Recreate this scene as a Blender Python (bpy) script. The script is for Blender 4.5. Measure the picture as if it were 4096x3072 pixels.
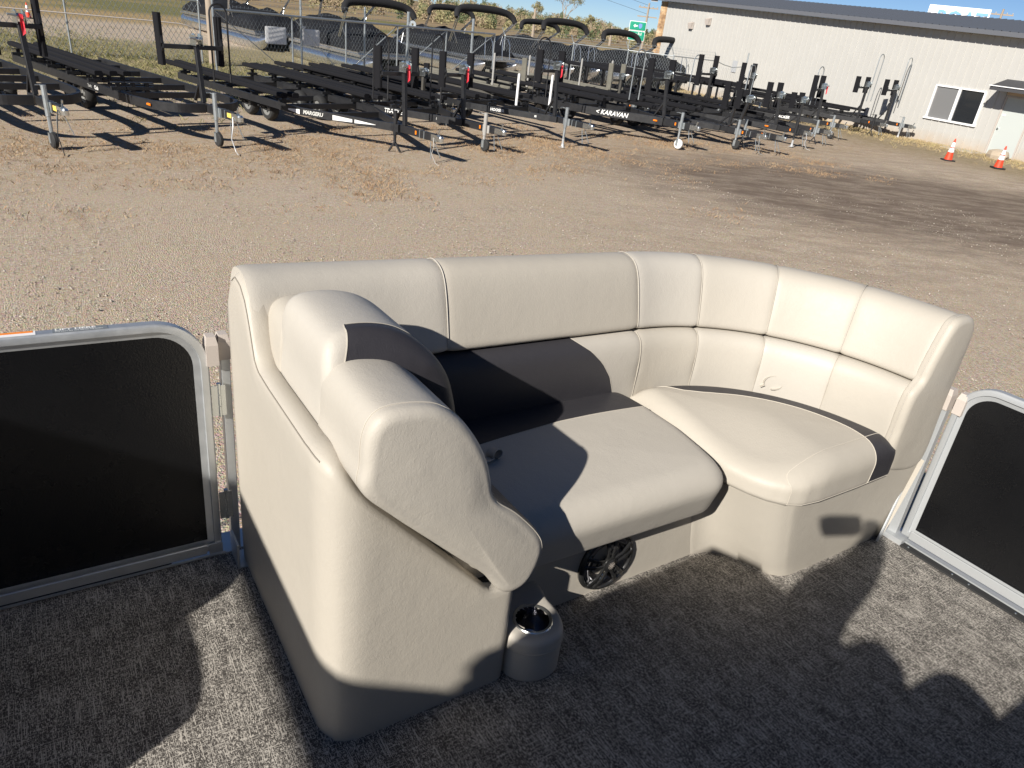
import bpy, bmesh, math, random
from mathutils import Vector, Matrix
from math import sin, cos, pi, sqrt, radians
for o in list(bpy.data.objects): bpy.data.objects.remove(o)
S = bpy.context.scene
COL = S.collection
R = random.Random(7)
# ------------------------------------------------------------------ camera, sky, sun, exposure
cd = bpy.data.cameras.new('camera'); cam = bpy.data.objects.new('camera', cd); COL.objects.link(cam)
cd.sensor_width = 36.0; cd.lens = 2840/4096*36; cd.clip_end = 3000; cd.clip_start = 0.02
cx = Vector((0.992719, 0.055234, 0.107046)); cy = Vector((0.120456, -0.4552, -0.882203)); cz = Vector((0.0, 0.888674, -0.458539))
CAM = Vector((0, 0, 2.75))
cam.matrix_world = Matrix(((cx.x, -cy.x, -cz.x, CAM.x), (cx.y, -cy.y, -cz.y, CAM.y), (cx.z, -cy.z, -cz.z, CAM.z), (0, 0, 0, 1)))
S.camera = cam
SUN = Vector((0.4335, 0.7367, -0.519)).normalized()
W = bpy.data.worlds.new('World'); S.world = W; W.use_nodes = True
nt = W.node_tree; nt.nodes.clear()
wo = nt.nodes.new('ShaderNodeOutputWorld'); bg = nt.nodes.new('ShaderNodeBackground'); sky = nt.nodes.new('ShaderNodeTexSky')
sky.sky_type = 'NISHITA'; sky.sun_disc = False; sky.sun_elevation = math.asin(-SUN.z); sky.sun_rotation = math.atan2(-SUN.x, -SUN.y)
sky.air_density = 0.5; sky.dust_density = 0.0; sky.ozone_density = 4.5
bg.inputs[1].default_value = 0.052
nt.links.new(sky.outputs[0], bg.inputs[0]); nt.links.new(bg.outputs[0], wo.inputs[0])
sd = bpy.data.lights.new('sun', 'SUN'); sd.energy = 4.9; sd.angle = radians(0.55); sd.color = (1.0, 0.95, 0.87)
so = bpy.data.objects.new('sun', sd); COL.objects.link(so); so.rotation_euler = SUN.to_track_quat('-Z', 'Y').to_euler()
S.view_settings.view_transform = 'Standard'; S.view_settings.look = 'None'; S.view_settings.exposure = 0.62; S.view_settings.gamma = 1.0
S.view_settings.use_curve_mapping = False
BW = Matrix(((0.81511, -0.579294, 0.003712, 1.02698), (0.578678, 0.814508, 0.04133, 3.06305), (-0.026965, -0.031541, 0.999139, 1.06814), (0, 0, 0, 1)))
I4 = Matrix.Identity(4)
# ------------------------------------------------------------------ materials
def mat(name, col, rough=0.6, metal=0.0, spec=0.5):
    m = bpy.data.materials.new(name); m.use_nodes = True
    b = m.node_tree.nodes['Principled BSDF']
    b.inputs['Base Color'].default_value = (*col, 1); b.inputs['Roughness'].default_value = rough; b.inputs['Metallic'].default_value = metal
    b.inputs['Specular IOR Level'].default_value = spec
    return m
class N:
    """tiny node helper"""
    def __init__(s, m): s.t = m.node_tree; s.b = s.t.nodes['Principled BSDF']; s.c = s.t.nodes.new('ShaderNodeTexCoord')
    def n(s, typ, **k):
        x = s.t.nodes.new(typ)
        for a, v in k.items():
            if a.startswith('i_'): x.inputs[a[2:].replace('_', ' ')].default_value = v
            else: setattr(x, a, v)
        return x
    def l(s, a, b): s.t.links.new(a, b)
    def map(s, scale, rot=(0, 0, 0), src=None):
        x = s.n('ShaderNodeMapping'); x.inputs['Scale'].default_value = scale; x.inputs['Rotation'].default_value = rot
        s.l(src or s.c.outputs['Object'], x.inputs[0]); return x.outputs[0]
    def noise(s, v, scale, detail=3, rough=0.6, dist=0.0):
        x = s.n('ShaderNodeTexNoise', i_Scale=scale, i_Detail=detail, i_Roughness=rough, i_Distortion=dist); s.l(v, x.inputs['Vector']); return x.outputs[0]
    def vor(s, v, scale, feat='F1', out=0, rnd=1.0):
        x = s.n('ShaderNodeTexVoronoi', feature=feat, i_Scale=scale, i_Randomness=rnd); s.l(v, x.inputs['Vector']); return x.outputs[out]
    def ramp(s, f, stops):
        x = s.n('ShaderNodeValToRGB'); e = x.color_ramp.elements
        while len(e) < len(stops): e.new(0.5)
        for a, (p, c) in zip(e, stops): a.position = p; a.color = (*c, 1) if len(c) == 3 else c
        s.l(f, x.inputs[0]); return x.outputs[0]
    def mix(s, f, a, b, mode='MIX'):
        x = s.n('ShaderNodeMix', data_type='RGBA', blend_type=mode)
        for k, v in ((0, f), (6, a), (7, b)):
            if isinstance(v, (int, float)): x.inputs[k].default_value = v
            elif isinstance(v, tuple): x.inputs[k].default_value = (*v, 1)
            else: s.l(v, x.inputs[k])
        return x.outputs[2]
    def m(s, op, a, b=0.0, c=0.0):
        x = s.n('ShaderNodeMath', operation=op)
        for k, v in ((0, a), (1, b), (2, c)):
            if isinstance(v, (int, float)): x.inputs[k].default_value = v
            else: s.l(v, x.inputs[k])
        return x.outputs[0]
    def bump(s, h, st, dist=0.001, normal=None):
        x = s.n('ShaderNodeBump', i_Strength=st, i_Distance=dist); s.l(h, x.inputs['Height'])
        if normal: s.l(normal, x.inputs['Normal'])
        s.l(x.outputs[0], s.b.inputs['Normal']); return x.outputs[0]
    def col(s, c): s.l(c, s.b.inputs['Base Color'])
def vinyl(name, col, rough=0.5, dark=False):
    m = mat(name, col, rough, 0, 0.35); k = N(m)
    big = k.noise(k.c.outputs['Object'], 5, 3)
    oi = k.n('ShaderNodeObjectInfo'); vr = k.m('ADD', k.m('MULTIPLY', oi.outputs['Random'], 0.10), 0.94); hs = k.n('ShaderNodeHueSaturation'); k.l(k.m('ADD', k.m('MULTIPLY', oi.outputs['Random'], -0.25), 1.05), hs.inputs['Saturation']); k.l(vr, hs.inputs['Value']); k.l(k.mix(k.m('MULTIPLY', big, 0.4), col, tuple(c*0.84 for c in col)), hs.inputs['Color'])
    scf = k.ramp(k.noise(k.map((1, 2.2, 1)), 34, 4, 0.75), [(0.70, (0, 0, 0)), (0.80, (0.35, 0.35, 0.35))]); k.col(k.mix(scf, hs.outputs[0], tuple(c*0.72 for c in col)))
    f = k.noise(k.map((1, 1, 0.45)), 260, 4, 0.7, 0.8); g = k.vor(k.c.outputs['Object'], 480, 'DISTANCE_TO_EDGE')
    w = k.noise(k.map((1, 1, 0.7)), 95, 4, 0.65, 1.6)
    h = k.m('ADD', k.m('MULTIPLY', f, 0.7), k.m('MULTIPLY', g, 0.6))
    b1 = k.bump(h, 0.30, 0.0008)
    b2 = k.bump(w, 0.32, 0.0022, b1); b3 = k.bump(k.noise(k.c.outputs['Object'], 9, 3), 0.17, 0.012, b2)
    k.l(k.m('ADD', k.m('MULTIPLY', k.noise(k.c.outputs['Object'], 40, 3), 0.14), rough-0.07), k.b.inputs['Roughness'])
    return m
M = {}
M['vinyl'] = vinyl('beige_vinyl', (0.45, 0.412, 0.352))
M['dvinyl'] = vinyl('charcoal_vinyl', (0.036, 0.034, 0.039), 0.5)
M['seam'] = mat('pale_thread', (0.50, 0.46, 0.395), 0.7)
M['welt'] = mat('crease_shade_welt', (0.27, 0.243, 0.205), 0.6)  # darker than the vinyl: crease shade along seams put into the colour
M['alu'] = mat('brushed_aluminium', (0.62, 0.64, 0.65), 0.38, 0.75)
def metal_wear(m, c0, c1, sc=30, rough=0.4):
    k = N(m); k.col(k.mix(k.noise(k.c.outputs['Object'], sc, 4), c0, c1)); k.l(k.m('ADD', k.m('MULTIPLY', k.noise(k.c.outputs['Object'], sc*2, 3), 0.25), rough-0.1), k.b.inputs['Roughness'])
metal_wear(M['alu'], (0.5, 0.52, 0.53), (0.72, 0.74, 0.75), 18)
M['plastic'] = mat('grey_beige_plastic', (0.46, 0.41, 0.37), 0.5)
M['galv'] = mat('galvanised_steel', (0.42, 0.45, 0.46), 0.42, 0.7); metal_wear(M['galv'], (0.30, 0.33, 0.34), (0.5, 0.53, 0.54), 9)
M['chrome'] = mat('zinc_plate', (0.7, 0.73, 0.72), 0.22, 0.95)
M['rubber'] = mat('black_rubber', (0.022, 0.022, 0.022), 0.8)
M['frame'] = mat('black_painted_steel', (0.02, 0.021, 0.024), 0.38, 0.0, 0.5); metal_wear(M['frame'], (0.009, 0.0095, 0.012), (0.026, 0.026, 0.027), 6, 0.42)
M['oldframe'] = mat('weathered_steel', (0.05, 0.048, 0.042), 0.7); metal_wear(M['oldframe'], (0.03, 0.03, 0.028), (0.1, 0.09, 0.075), 5, 0.7)
M['carpet'] = mat('black_bunk_carpet', (0.010, 0.010, 0.012), 0.95, 0, 0.2)
M['oldwood'] = mat('grey_weathered_bunk', (0.17, 0.16, 0.13), 0.9); metal_wear(M['oldwood'], (0.08, 0.08, 0.065), (0.2, 0.185, 0.15), 7, 0.9)
M['orange'] = mat('amber_reflector', (0.9, 0.22, 0.01), 0.25)
M['red'] = mat('red_strap', (0.7, 0.03, 0.05), 0.6)
M['cone'] = mat('orange_cone', (0.75, 0.06, 0.02), 0.55)
M['white'] = mat('white_paint', (0.8, 0.8, 0.8), 0.45)
M['pvc'] = mat('grey_pvc_pipe', (0.34, 0.33, 0.31), 0.6)
M['tarp'] = mat('black_mesh_cover', (0.009, 0.010, 0.013), 0.85, 0, 0.25)
kk = N(M['tarp']); kk.bump(kk.noise(kk.map((1, 1, 1)), 2.2, 3, 0.5, 0.6), 0.35, 0.10)
M['bimini'] = mat('black_canvas', (0.010, 0.010, 0.012), 0.9)
M['boatalu'] = mat('mill_aluminium', (0.62, 0.64, 0.66), 0.25, 0.95)
M['hullwhite'] = mat('pale_fence_skin', (0.5, 0.51, 0.52), 0.4, 0.3)
M['yellow'] = mat('yellow_label', (0.85, 0.6, 0.12), 0.5)
M['blue'] = mat('blue_tape', (0.1, 0.3, 0.55), 0.5)
M['text'] = mat('white_print', (0.75, 0.75, 0.73), 0.5)
M['black'] = mat('black_print', (0.015, 0.015, 0.015), 0.5)
M['silvertext'] = mat('silver_print', (0.55, 0.55, 0.52), 0.5)
M['hub'] = mat('grey_wheel_rim', (0.25, 0.25, 0.24), 0.45, 0.3)
# black glossy gate panel with orange-peel
m = mat('black_gate_panel', (0.0035, 0.0037, 0.0045), 0.2, 0, 0.5); M['panel'] = m; k = N(m)
b1 = k.bump(k.noise(k.map((1, 1, 0.8)), 190, 3, 0.6, 0.3), 0.8, 0.0016)
sc = k.ramp(k.noise(k.c.outputs['Object'], 420, 2, 0.5), [(0.78, (0.0035, 0.0037, 0.0045)), (0.80, (0.10, 0.10, 0.10))]); k.col(sc)
k.l(k.m('ADD', k.m('MULTIPLY', k.noise(k.c.outputs['Object'], 6, 4), 0.25), 0.16), k.b.inputs['Roughness'])
# woven vinyl flooring
m = mat('woven_vinyl_floor', (0.2, 0.18, 0.15), 0.62, 0, 0.4); M['floor'] = m; k = N(m)
c = k.c.outputs['Object']
rowA = k.noise(k.map((430, 105, 1)), 1, 2, 0.5)       # short dashes lying along v
rowD = k.noise(k.map((105, 420, 1)), 1, 2, 0.5)        # short dashes lying along u
rowB = k.noise(k.map((420, 12, 1)), 1, 2, 0.55)        # long threads lying along v
rowC = k.noise(k.map((12, 400, 1)), 1, 2, 0.5)
blob = k.noise(k.map((26, 11, 1)), 1, 4, 0.65)
bl = k.m('MULTIPLY', k.m('SUBTRACT', blob, 0.5), 0.26)
sA = k.m('SUBTRACT', k.m('ADD', rowA, bl), 0.575)
sD = k.m('SUBTRACT', k.m('ADD', rowD, k.m('MULTIPLY', bl, 0.6)), 0.605)
sB = k.m('SUBTRACT', k.m('ADD', rowB, k.m('MULTIPLY', bl, 0.5)), 0.61)
sC = k.m('SUBTRACT', rowC, 0.65)
mx = k.m('MAXIMUM', k.m('MAXIMUM', k.m('MULTIPLY', sA, 11.0), k.m('MULTIPLY', sD, 10.0)), k.m('MAXIMUM', k.m('MULTIPLY', sB, 14.0), k.m('MULTIPLY', sC, 14.0)))
lite = k.m('ADD', mx, 0.5)
lt = k.n('ShaderNodeClamp'); k.l(lite, lt.inputs[0])
k.col(k.mix(lt.outputs[0], (0.058, 0.052, 0.047), (0.50, 0.465, 0.415)))
wv = k.n('ShaderNodeTexWave', bands_direction='X', i_Scale=140.0); k.l(c, wv.inputs[0])
k.bump(k.m('ADD', wv.outputs[1], lt.outputs[0]), 0.35, 0.0012)
# ------------------------------------------------------------------ mesh helpers
def tag(o, label=None, cat=None, group=None, kind=None):
    if label: o['label'] = label
    if cat: o['category'] = cat
    if group: o['group'] = group
    if kind: o['kind'] = kind
    return o
def link(name, data, parent=None, mw=None):
    o = bpy.data.objects.new(name, data); COL.objects.link(o)
    if parent is not None: o.parent = parent
    elif mw is not None: o.matrix_world = mw
    return o
def root(name, label, cat, mw=I4, group=None):
    o = bpy.data.objects.new(name, None); COL.objects.link(o); o.matrix_world = mw; o.empty_display_size = 0.1
    return tag(o, label, cat, group)
class MB:
    def __init__(s): s.v = []; s.f = []
    def add(s, vs, fs):
        n = len(s.v); s.v += [tuple(v) for v in vs]; s.f += [tuple(i+n for i in f) for f in fs]; return s
    def box(s, x0, x1, y0, y1, z0, z1):
        v = [(x, y, z) for x in (x0, x1) for y in (y0, y1) for z in (z0, z1)]
        return s.add(v, [(0, 1, 3, 2), (4, 6, 7, 5), (0, 4, 5, 1), (2, 3, 7, 6), (0, 2, 6, 4), (1, 5, 7, 3)])
    def bar(s, a, b, w, h, up=(0, 0, 1), ch=0.0):
        """rectangular bar from a to b, w across, h along up"""
        a, b = Vector(a), Vector(b); d = (b-a).normalized(); u = Vector(up); x = d.cross(u)
        if x.length < 1e-4: x = d.cross(Vector((1, 0, 0)))
        x.normalize(); y = x.cross(d).normalized()
        if ch:
            pr = [(-w/2+ch, -h/2), (w/2-ch, -h/2), (w/2, -h/2+ch), (w/2, h/2-ch), (w/2-ch, h/2), (-w/2+ch, h/2), (-w/2, h/2-ch), (-w/2, -h/2+ch)]
        else: pr = [(-w/2, -h/2), (w/2, -h/2), (w/2, h/2), (-w/2, h/2)]
        n = len(pr); v = [p+x*q[0]+y*q[1] for p in (a, b) for q in pr]
        return s.add(v, [(i, (i+1) % n, n+(i+1) % n, n+i) for i in range(n)]+[tuple(range(n))[::-1], tuple(range(n, 2*n))])
    def tube(s, pts, r, n=8, closed=False, cap=True):
        P = [Vector(p) for p in pts]; m = len(P)
        rr = r if hasattr(r, '__len__') else [r]*m
        prev = None; rings = []
        for i, p in enumerate(P):
            if closed: d = P[(i+1) % m]-P[i-1]
            else: d = P[min(i+1, m-1)]-P[max(i-1, 0)]
            if d.length < 1e-9: d = Vector((0, 0, 1))
            d.normalize()
            if prev is None: x = d.orthogonal().normalized()
            else:
                x = prev-d*prev.dot(d)
                if x.length < 1e-5: x = d.orthogonal()
                x.normalize()
            prev = x; y = d.cross(x)
            rings.append([p+(x*cos(2*pi*j/n)+y*sin(2*pi*j/n))*rr[i] for j in range(n)])
        v = [q for g in rings for q in g]; f = []
        for i in range(m if closed else m-1):
            a = i*n; b = ((i+1) % m)*n
            f += [(a+j, a+(j+1) % n, b+(j+1) % n, b+j) for j in range(n)]
        if cap and not closed: f += [tuple(range(n))[::-1], tuple(range((m-1)*n, m*n))]
        return s.add(v, f)
    def lathe(s, prof, c=(0, 0, 0), axis='z', n=20, cap=True):
        v = []; f = []
        for (r, h) in prof:
            for j in range(n):
                a = 2*pi*j/n; p = (r*cos(a), r*sin(a), h)
                if axis == 'y': p = (p[0], p[2], p[1])
                if axis == 'x': p = (p[2], p[0], p[1])
                v.append((p[0]+c[0], p[1]+c[1], p[2]+c[2]))
        for i in range(len(prof)-1): f += [(i*n+j, i*n+(j+1) % n, (i+1)*n+(j+1) % n, (i+1)*n+j) for j in range(n)]
        if cap: f += [tuple(range(n))[::-1], tuple(range((len(prof)-1)*n, len(prof)*n))]
        return s.add(v, f)
    def data(s, name, m, smooth=False, fix=True):
        me = bpy.data.meshes.new(name); me.from_pydata(s.v, [], s.f); me.materials.append(m)
        if fix:
            b = bmesh.new(); b.from_mesh(me); bmesh.ops.recalc_face_normals(b, faces=b.faces); b.to_mesh(me); b.free()
        if smooth:
            me.shade_smooth()
            try: me.set_sharp_from_angle(angle=radians(40 if smooth is True else smooth))
            except Exception: pass
        return me
    def obj(s, name, m, parent=None, mw=None, smooth=False, fix=True): return link(name, s.data(name, m, smooth, fix), parent, mw)
def stuffpart(o): o['kind'] = 'stuff'; return o
def struct(o): o['kind'] = 'structure'; return o
def cat_rom(pts, k=6, closed=True):
    n = len(pts); out = []
    rng = range(n) if closed else range(n-1)
    for i in rng:
        p0, p1, p2, p3 = [Vector(pts[(i+j) % n] if closed else pts[min(max(i+j, 0), n-1)]) for j in (-1, 0, 1, 2)]
        for q in range(k):
            t = q/k
            out.append(0.5*((2*p1)+(p2-p0)*t+(2*p0-5*p1+4*p2-p3)*t*t+(3*p1-p0-3*p2+p3)*t**3))
    if not closed: out.append(Vector(pts[-1]))
    return out
def round_poly(pts, rad, k=6):
    """polygon with arcs of radius rad[i] at its corners"""
    n = len(pts); out = []
    for i in range(n):
        r = rad[i] if hasattr(rad, '__len__') else rad
        p = Vector(pts[i]); a = (Vector(pts[i-1])-p); b = (Vector(pts[(i+1) % n])-p)
        la, lb = a.length, b.length; a.normalize(); b.normalize()
        ang = a.angle(b); t = min(r/math.tan(ang/2), la*0.48, lb*0.48)
        A = p+a*t; B = p+b*t
        for q in range(k+1):
            w = q/k; out.append((1-w)**2*A+2*w*(1-w)*p+w*w*B)
    return out
def resample(poly, step):
    out = []; n = len(poly)
    for i in range(n):
        a, b = Vector(poly[i]), Vector(poly[(i+1) % n]); L = (b-a).length; m = max(1, int(L/step+0.5))
        if L < step*0.25: continue
        for q in range(m): out.append(a.lerp(b, q/m))
    return out
def inset(poly, d):
    n = len(poly); out = []
    area = sum(poly[i].x*poly[(i+1) % n].y-poly[(i+1) % n].x*poly[i].y for i in range(n)); sg = 1 if area > 0 else -1
    for i in range(n):
        t = (poly[(i+1) % n]-poly[i-1]); t.normalize(); nn = Vector((-t.y, t.x))*sg; out.append(poly[i]+nn*d)
    for _ in range(int(abs(d)*500) if abs(d) > 0.008 else 0): out = [out[i]*0.5+(out[i-1]+out[(i+1) % n])*0.25 for i in range(n)]
    return out
def pillow(poly, w0, w1, r0, r1, fn, d0=0.0, d1=0.0, mid=4, arc=5, cap=5, cen=None):
    """solid of outline poly extruded w0..w1 with rounded rims and domed ends; fn(x,y,w) -> point"""
    poly = [Vector(p) for p in poly]; n = len(poly); rings = []
    c = Vector(cen) if cen else sum(poly, Vector((0, 0)))/n
    def capr(base, w, d, sgn):
        out = []
        for q in range(cap, 0, -1):
            s = q/(cap+1); out.append(([c+(p-c)*s for p in base], w+sgn*d*(1-s**2.2)))
        return out
    b0 = inset(poly, r0)
    rings += capr(b0, w0, d0, -1)[::-1]
    for q in range(arc+1):
        a = pi/2*q/arc; rings.append((inset(poly, r0*(1-sin(a))), w0+r0*(1-cos(a))))
    for q in range(1, mid): rings.append((poly, w0+r0+(w1-r1-w0-r0)*q/mid))
    for q in range(arc, -1, -1):
        a = pi/2*q/arc; rings.append((inset(poly, r1*(1-sin(a))), w1-r1*(1-cos(a))))
    rings += capr(inset(poly, r1), w1, d1, 1)
    mb = MB(); v = [fn(p.x, p.y, w) for g, w in rings for p in g]; f = []
    for i in range(len(rings)-1): f += [(i*n+j, i*n+(j+1) % n, (i+1)*n+(j+1) % n, (i+1)*n+j) for j in range(n)]
    k = len(v); v.append(fn(c.x, c.y, w0-d0)); v.append(fn(c.x, c.y, w1+d1)); e = (len(rings)-1)*n
    f += [(j, k, (j+1) % n) for j in range(n)]+[(e+j, e+(j+1) % n, k+1) for j in range(n)]
    mb.add(v, f); return mb
def tobm(mb):
    me = bpy.data.meshes.new('tmp'); me.from_pydata(mb.v, [], mb.f); b = bmesh.new(); b.from_mesh(me); bpy.data.meshes.remove(me)
    bmesh.ops.recalc_face_normals(b, faces=b.faces); return b
def isocut(b, fn):
    """cut every face along fn=0; returns polylines' edges as point pairs"""
    val = {v: fn(v.co) for v in b.verts}
    for v in val:
        if abs(val[v]) < 1e-5: val[v] = 1e-5
    new = set()
    for e in list(b.edges):
        a, c = e.verts
        if val[a]*val[c] < 0:
            t = val[a]/(val[a]-val[c]); _, nv = bmesh.utils.edge_split(e, a, t); new.add(nv); val[nv] = 0
    for f in list(b.faces):
        z = [v for v in f.verts if v in new]
        if len(z) == 2:
            try: bmesh.utils.face_split(f, z[0], z[1])
            except Exception: pass
    seam = [(e.verts[0].co.copy(), e.verts[1].co.copy()) for e in b.edges if e.verts[0] in new and e.verts[1] in new]
    nrm = [((e.verts[0].normal+e.verts[1].normal).normalized()) for e in b.edges if e.verts[0] in new and e.verts[1] in new]
    return seam, nrm, val
def split(b, fn):
    seam, nrm, val = isocut(b, fn)
    b2 = b.copy()
    for bb, sg in ((b, 1), (b2, -1)):
        kill = [f for f in bb.faces if sg*fn(f.calc_center_median()) < 0]
        bmesh.ops.delete(bb, geom=kill, context='FACES')
    return b, b2, (seam, nrm)
def bobj(name, b, m, parent=None, smooth=True, ang=50):
    me = bpy.data.meshes.new(name); b.to_mesh(me); me.materials.append(m)
    if smooth:
        me.shade_smooth()
        try: me.set_sharp_from_angle(angle=radians(ang))
        except Exception: pass
    return link(name, me, parent)
def seammesh(segs, r=0.0016, off=0.0006, stitch=True):
    mb = MB()
    for (s, nn) in segs:
        for (a, b), q in zip(s, nn):
            if (b-a).length < 1e-5: continue
            mb.bar(a+q*off, b+q*off, r*2, r*1.6, q)
    return mb
def text_data(body, size, m, bold=0.0, shear=0.0, align='LEFT', ext=0.0):
    c = bpy.data.curves.new('lettering', 'FONT'); c.body = body; c.size = size; c.offset = bold; c.shear = shear; c.align_x = align; c.align_y = 'CENTER'; c.resolution_u = 2; c.extrude = ext
    t = bpy.data.objects.new('tmp', c); COL.objects.link(t); bpy.context.view_layer.update()
    me = bpy.data.meshes.new_from_object(t.evaluated_get(bpy.context.evaluated_depsgraph_get())); bpy.data.objects.remove(t); bpy.data.curves.remove(c)
    me.materials.clear(); me.materials.append(m); me.name = 'lettering'; return me
def place(o, origin, xdir, up):
    x = Vector(xdir).normalized(); z0 = Vector(up); n = x.cross(z0).normalized(); y = n.cross(x).normalized()
    # text lies in plane (x,y) facing n
    o.matrix_local = Matrix(((x.x, y.x, n.x, origin[0]), (x.y, y.y, n.y, origin[1]), (x.z, y.z, n.z, origin[2]), (0, 0, 0, 1))); return o
def copytree(o, parent=None, mw=None):
    c = o.copy(); COL.objects.link(c)
    if parent is not None:
        c.parent = parent; c.matrix_parent_inverse = o.matrix_parent_inverse.copy(); c.matrix_local = o.matrix_local.copy()
    if mw is not None: c.matrix_world = mw
    for ch in list(o.children): copytree(ch, c)
    return c
def lerp_tab(tab, x):
    if x <= tab[0][0]: return tab[0][1]
    for (a, b), (c, d) in zip(tab, tab[1:]):
        if x <= c: return b+(d-b)*(x-a)/(c-a)
    return tab[-1][1]
exec_parts = []
# =================================================================== THE BOAT DECK (boat frame: u along side rail, v outboard, z up)
def slab(name, poly, z0, z1, m, parent=None, mw=None):
    n = len(poly); mb = MB(); mb.add([(p[0], p[1], z1) for p in poly]+[(p[0], p[1], z0) for p in poly], [tuple(range(n)), tuple(range(n, 2*n))[::-1]]+[(i, (i+1) % n, n+(i+1) % n, n+i) for i in range(n)])
    return mb.obj(name, m, parent, mw)
struct(slab('deck_floor', [(-7.6, -2.95), (-0.02, -2.95), (-0.02, 0.005), (-7.6, 0.005)], -0.035, 0.0, M['floor'], mw=BW))
edge = struct(MB().box(-7.6, 0.10, 0.009, 0.11, -0.13, -0.006).box(-0.016, 0.10, -2.95, 0.005, -0.13, -0.006).obj('deck_edge', M['alu'], mw=BW))
# ---------------------------------------------------------------- lounge
sofa = root('corner_lounge', 'beige vinyl L-shaped boat lounge with charcoal inserts on the woven deck', 'sofa', BW)
RC = 0.9; S0 = 1.36
def sweep_pt(s, d, z):
    """s runs along the outer rail line from the left end; d inboard"""
    if s <= S0: return Vector((s-2.26, -d, z))
    th = (s-S0)/RC
    if th <= pi/2: return Vector((-0.9+(RC-d)*sin(th), -0.9+(RC-d)*cos(th), z))
    return Vector((-d, -0.9-(s-S0-RC*pi/2), z))
STOT = S0+RC*pi/2
def zadj(s, z):
    k = max(0, min(1, (z-0.5)/0.4)); return z+k*(0.03-0.052*s/STOT)
def sweep_panel(name, prof, s0, s1, m, puff=0.0042, n=None, dark=None):
    """closed profile [(d,z)] swept s0..s1, pinched near both ends like a sewn panel"""
    L = s1-s0; n = n or max(6, int(L/0.03)); ss = sorted(set([s0, s0+0.003, s0+0.008, s0+0.016, s0+0.03]+[s0+0.03+(L-0.06)*i/n for i in range(1, n)]+[s1-0.03, s1-0.016, s1-0.008, s1-0.003, s1]))
    c = Vector((sum(p[0] for p in prof)/len(prof), sum(p[1] for p in prof)/len(prof)))
    mb = MB(); k = len(prof); v = []
    for s in ss:
        e = min(s-s0, s1-s); w = puff*(1-min(1, e/0.03))**2*1.2
        for (d, z) in prof:
            q = Vector((d, z)); q = q+(c-q).normalized()*w
            dd_ = 0.05*max(0, 1-s/0.45)**1.5*max(0, min(1, (q.x-0.10)/0.12)) if name == 'bolster_panel' else 0; v.append(sweep_pt(s, q.x+dd_, zadj(s, q.y)+dd_*0.5))
    m2 = len(ss)
    f = [(i*k+j, i*k+(j+1) % k, (i+1)*k+(j+1) % k, (i+1)*k+j) for i in range(m2-1) for j in range(k)]+[tuple(range(k)), tuple(range((m2-1)*k, m2*k))]
    mb.add(v, f); b = tobm(mb)
    if dark:
        lightb, darkb, sm = split(b, dark); bobj('backrest_insert', darkb, M['dvinyl'], sofa, ang=70)['label'] = 'charcoal backrest insert'
        b = lightb; SEG.append(sm)
    return bobj(name, b, m, sofa, ang=70)
SEG = []
bol = [(0.02, 0.66), (0.018, 0.78), (0.022, 0.84), (0.038, 0.895), (0.065, 0.93), (0.10, 0.947), (0.14, 0.945), (0.172, 0.93), (0.195, 0.90), (0.215, 0.85), (0.232, 0.79), (0.243, 0.745), (0.247, 0.722), (0.240, 0.709), (0.215, 0.703), (0.12, 0.70)]
bolp = [tuple(p) for p in cat_rom(bol, 3)]
low = [(0.12, 0.36), (0.12, 0.690), (0.215, 0.700), (0.245, 0.698), (0.268, 0.683), (0.282, 0.655), (0.288, 0.61), (0.289, 0.56), (0.287, 0.51), (0.286, 0.46), (0.284, 0.40), (0.27, 0.36)]
lowp = [tuple(p) for p in cat_rom(low[1:], 3, False)]+[(0.12, 0.36)]
SE = [0.012, 0.575, 1.335, S0+RC*radians(21), S0+RC*radians(44), S0+RC*radians(67), STOT]
for a, b_ in zip(SE, SE[1:]): sweep_panel('bolster_panel', bolp, a, b_, M['vinyl'])
dk = [(0.40, -1.0), (0.503, -1.028), (0.562, -1.054), (0.62, -1.097), (0.667, -1.149), (0.707, -1.215), (0.733, -1.286), (0.76, -1.42)]
LE = [0.45, 1.335]+SE[3:]
for i, (a, b_) in enumerate(zip(LE, LE[1:])):
    sweep_panel('backrest_panel', lowp, a, b_, M['vinyl'], dark=(lambda co: co.x-lerp_tab(dk, co.z)) if i == 0 else None)
# welts on the panel seams
class Welts:
    def tube(s, pts, r, n=6, closed=False, mt='vinyl'):
        if len(pts) > 1: MB().tube(pts, r*0.58, n, closed).obj('seam_welt', M[mt], sofa, smooth=70)
        return s
wl = Welts()
for s in SE[1:-1]:
    for pr in (bol[2:13], ):
        wl.tube([sweep_pt(s, d, zadj(s, z)) for d, z in [(p[0], p[1]) for p in cat_rom(pr, 3, False)]], 0.0030, 6)
for s in LE[1:-1]:
    wl.tube([sweep_pt(s, d, zadj(s, z)) for d, z in [(p[0], p[1]) for p in cat_rom(low[3:-1], 3, False)]], 0.0026, 6)
# right end cap of the back
cap = [(-0.03, 0.345), (-0.028, 0.60), (-0.028, 0.84), (-0.042, 0.892), (-0.066, 0.918), (-0.10, 0.927), (-0.155, 0.924), (-0.186, 0.907), (-0.204, 0.87), (-0.222, 0.815), (-0.238, 0.752), (-0.246, 0.712), (-0.268, 0.685), (-0.284, 0.66), (-0.29, 0.60), (-0.288, 0.52), (-0.288, 0.46), (-0.268, 0.385), (-0.225, 0.35)]
capp = resample(cat_rom(cap, 4), 0.012)
b = tobm(pillow(capp, 0.895, 0.937, 0.004, 0.022, lambda x, y, w: (x, -w, y), 0, 0.006, 3))
bobj('end_cap', b, M['vinyl'], sofa)
wl.tube([(p.x, -0.913, p.y) for p in inset(capp, -0.0012)][8:-4], 0.0026, 6)
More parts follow.
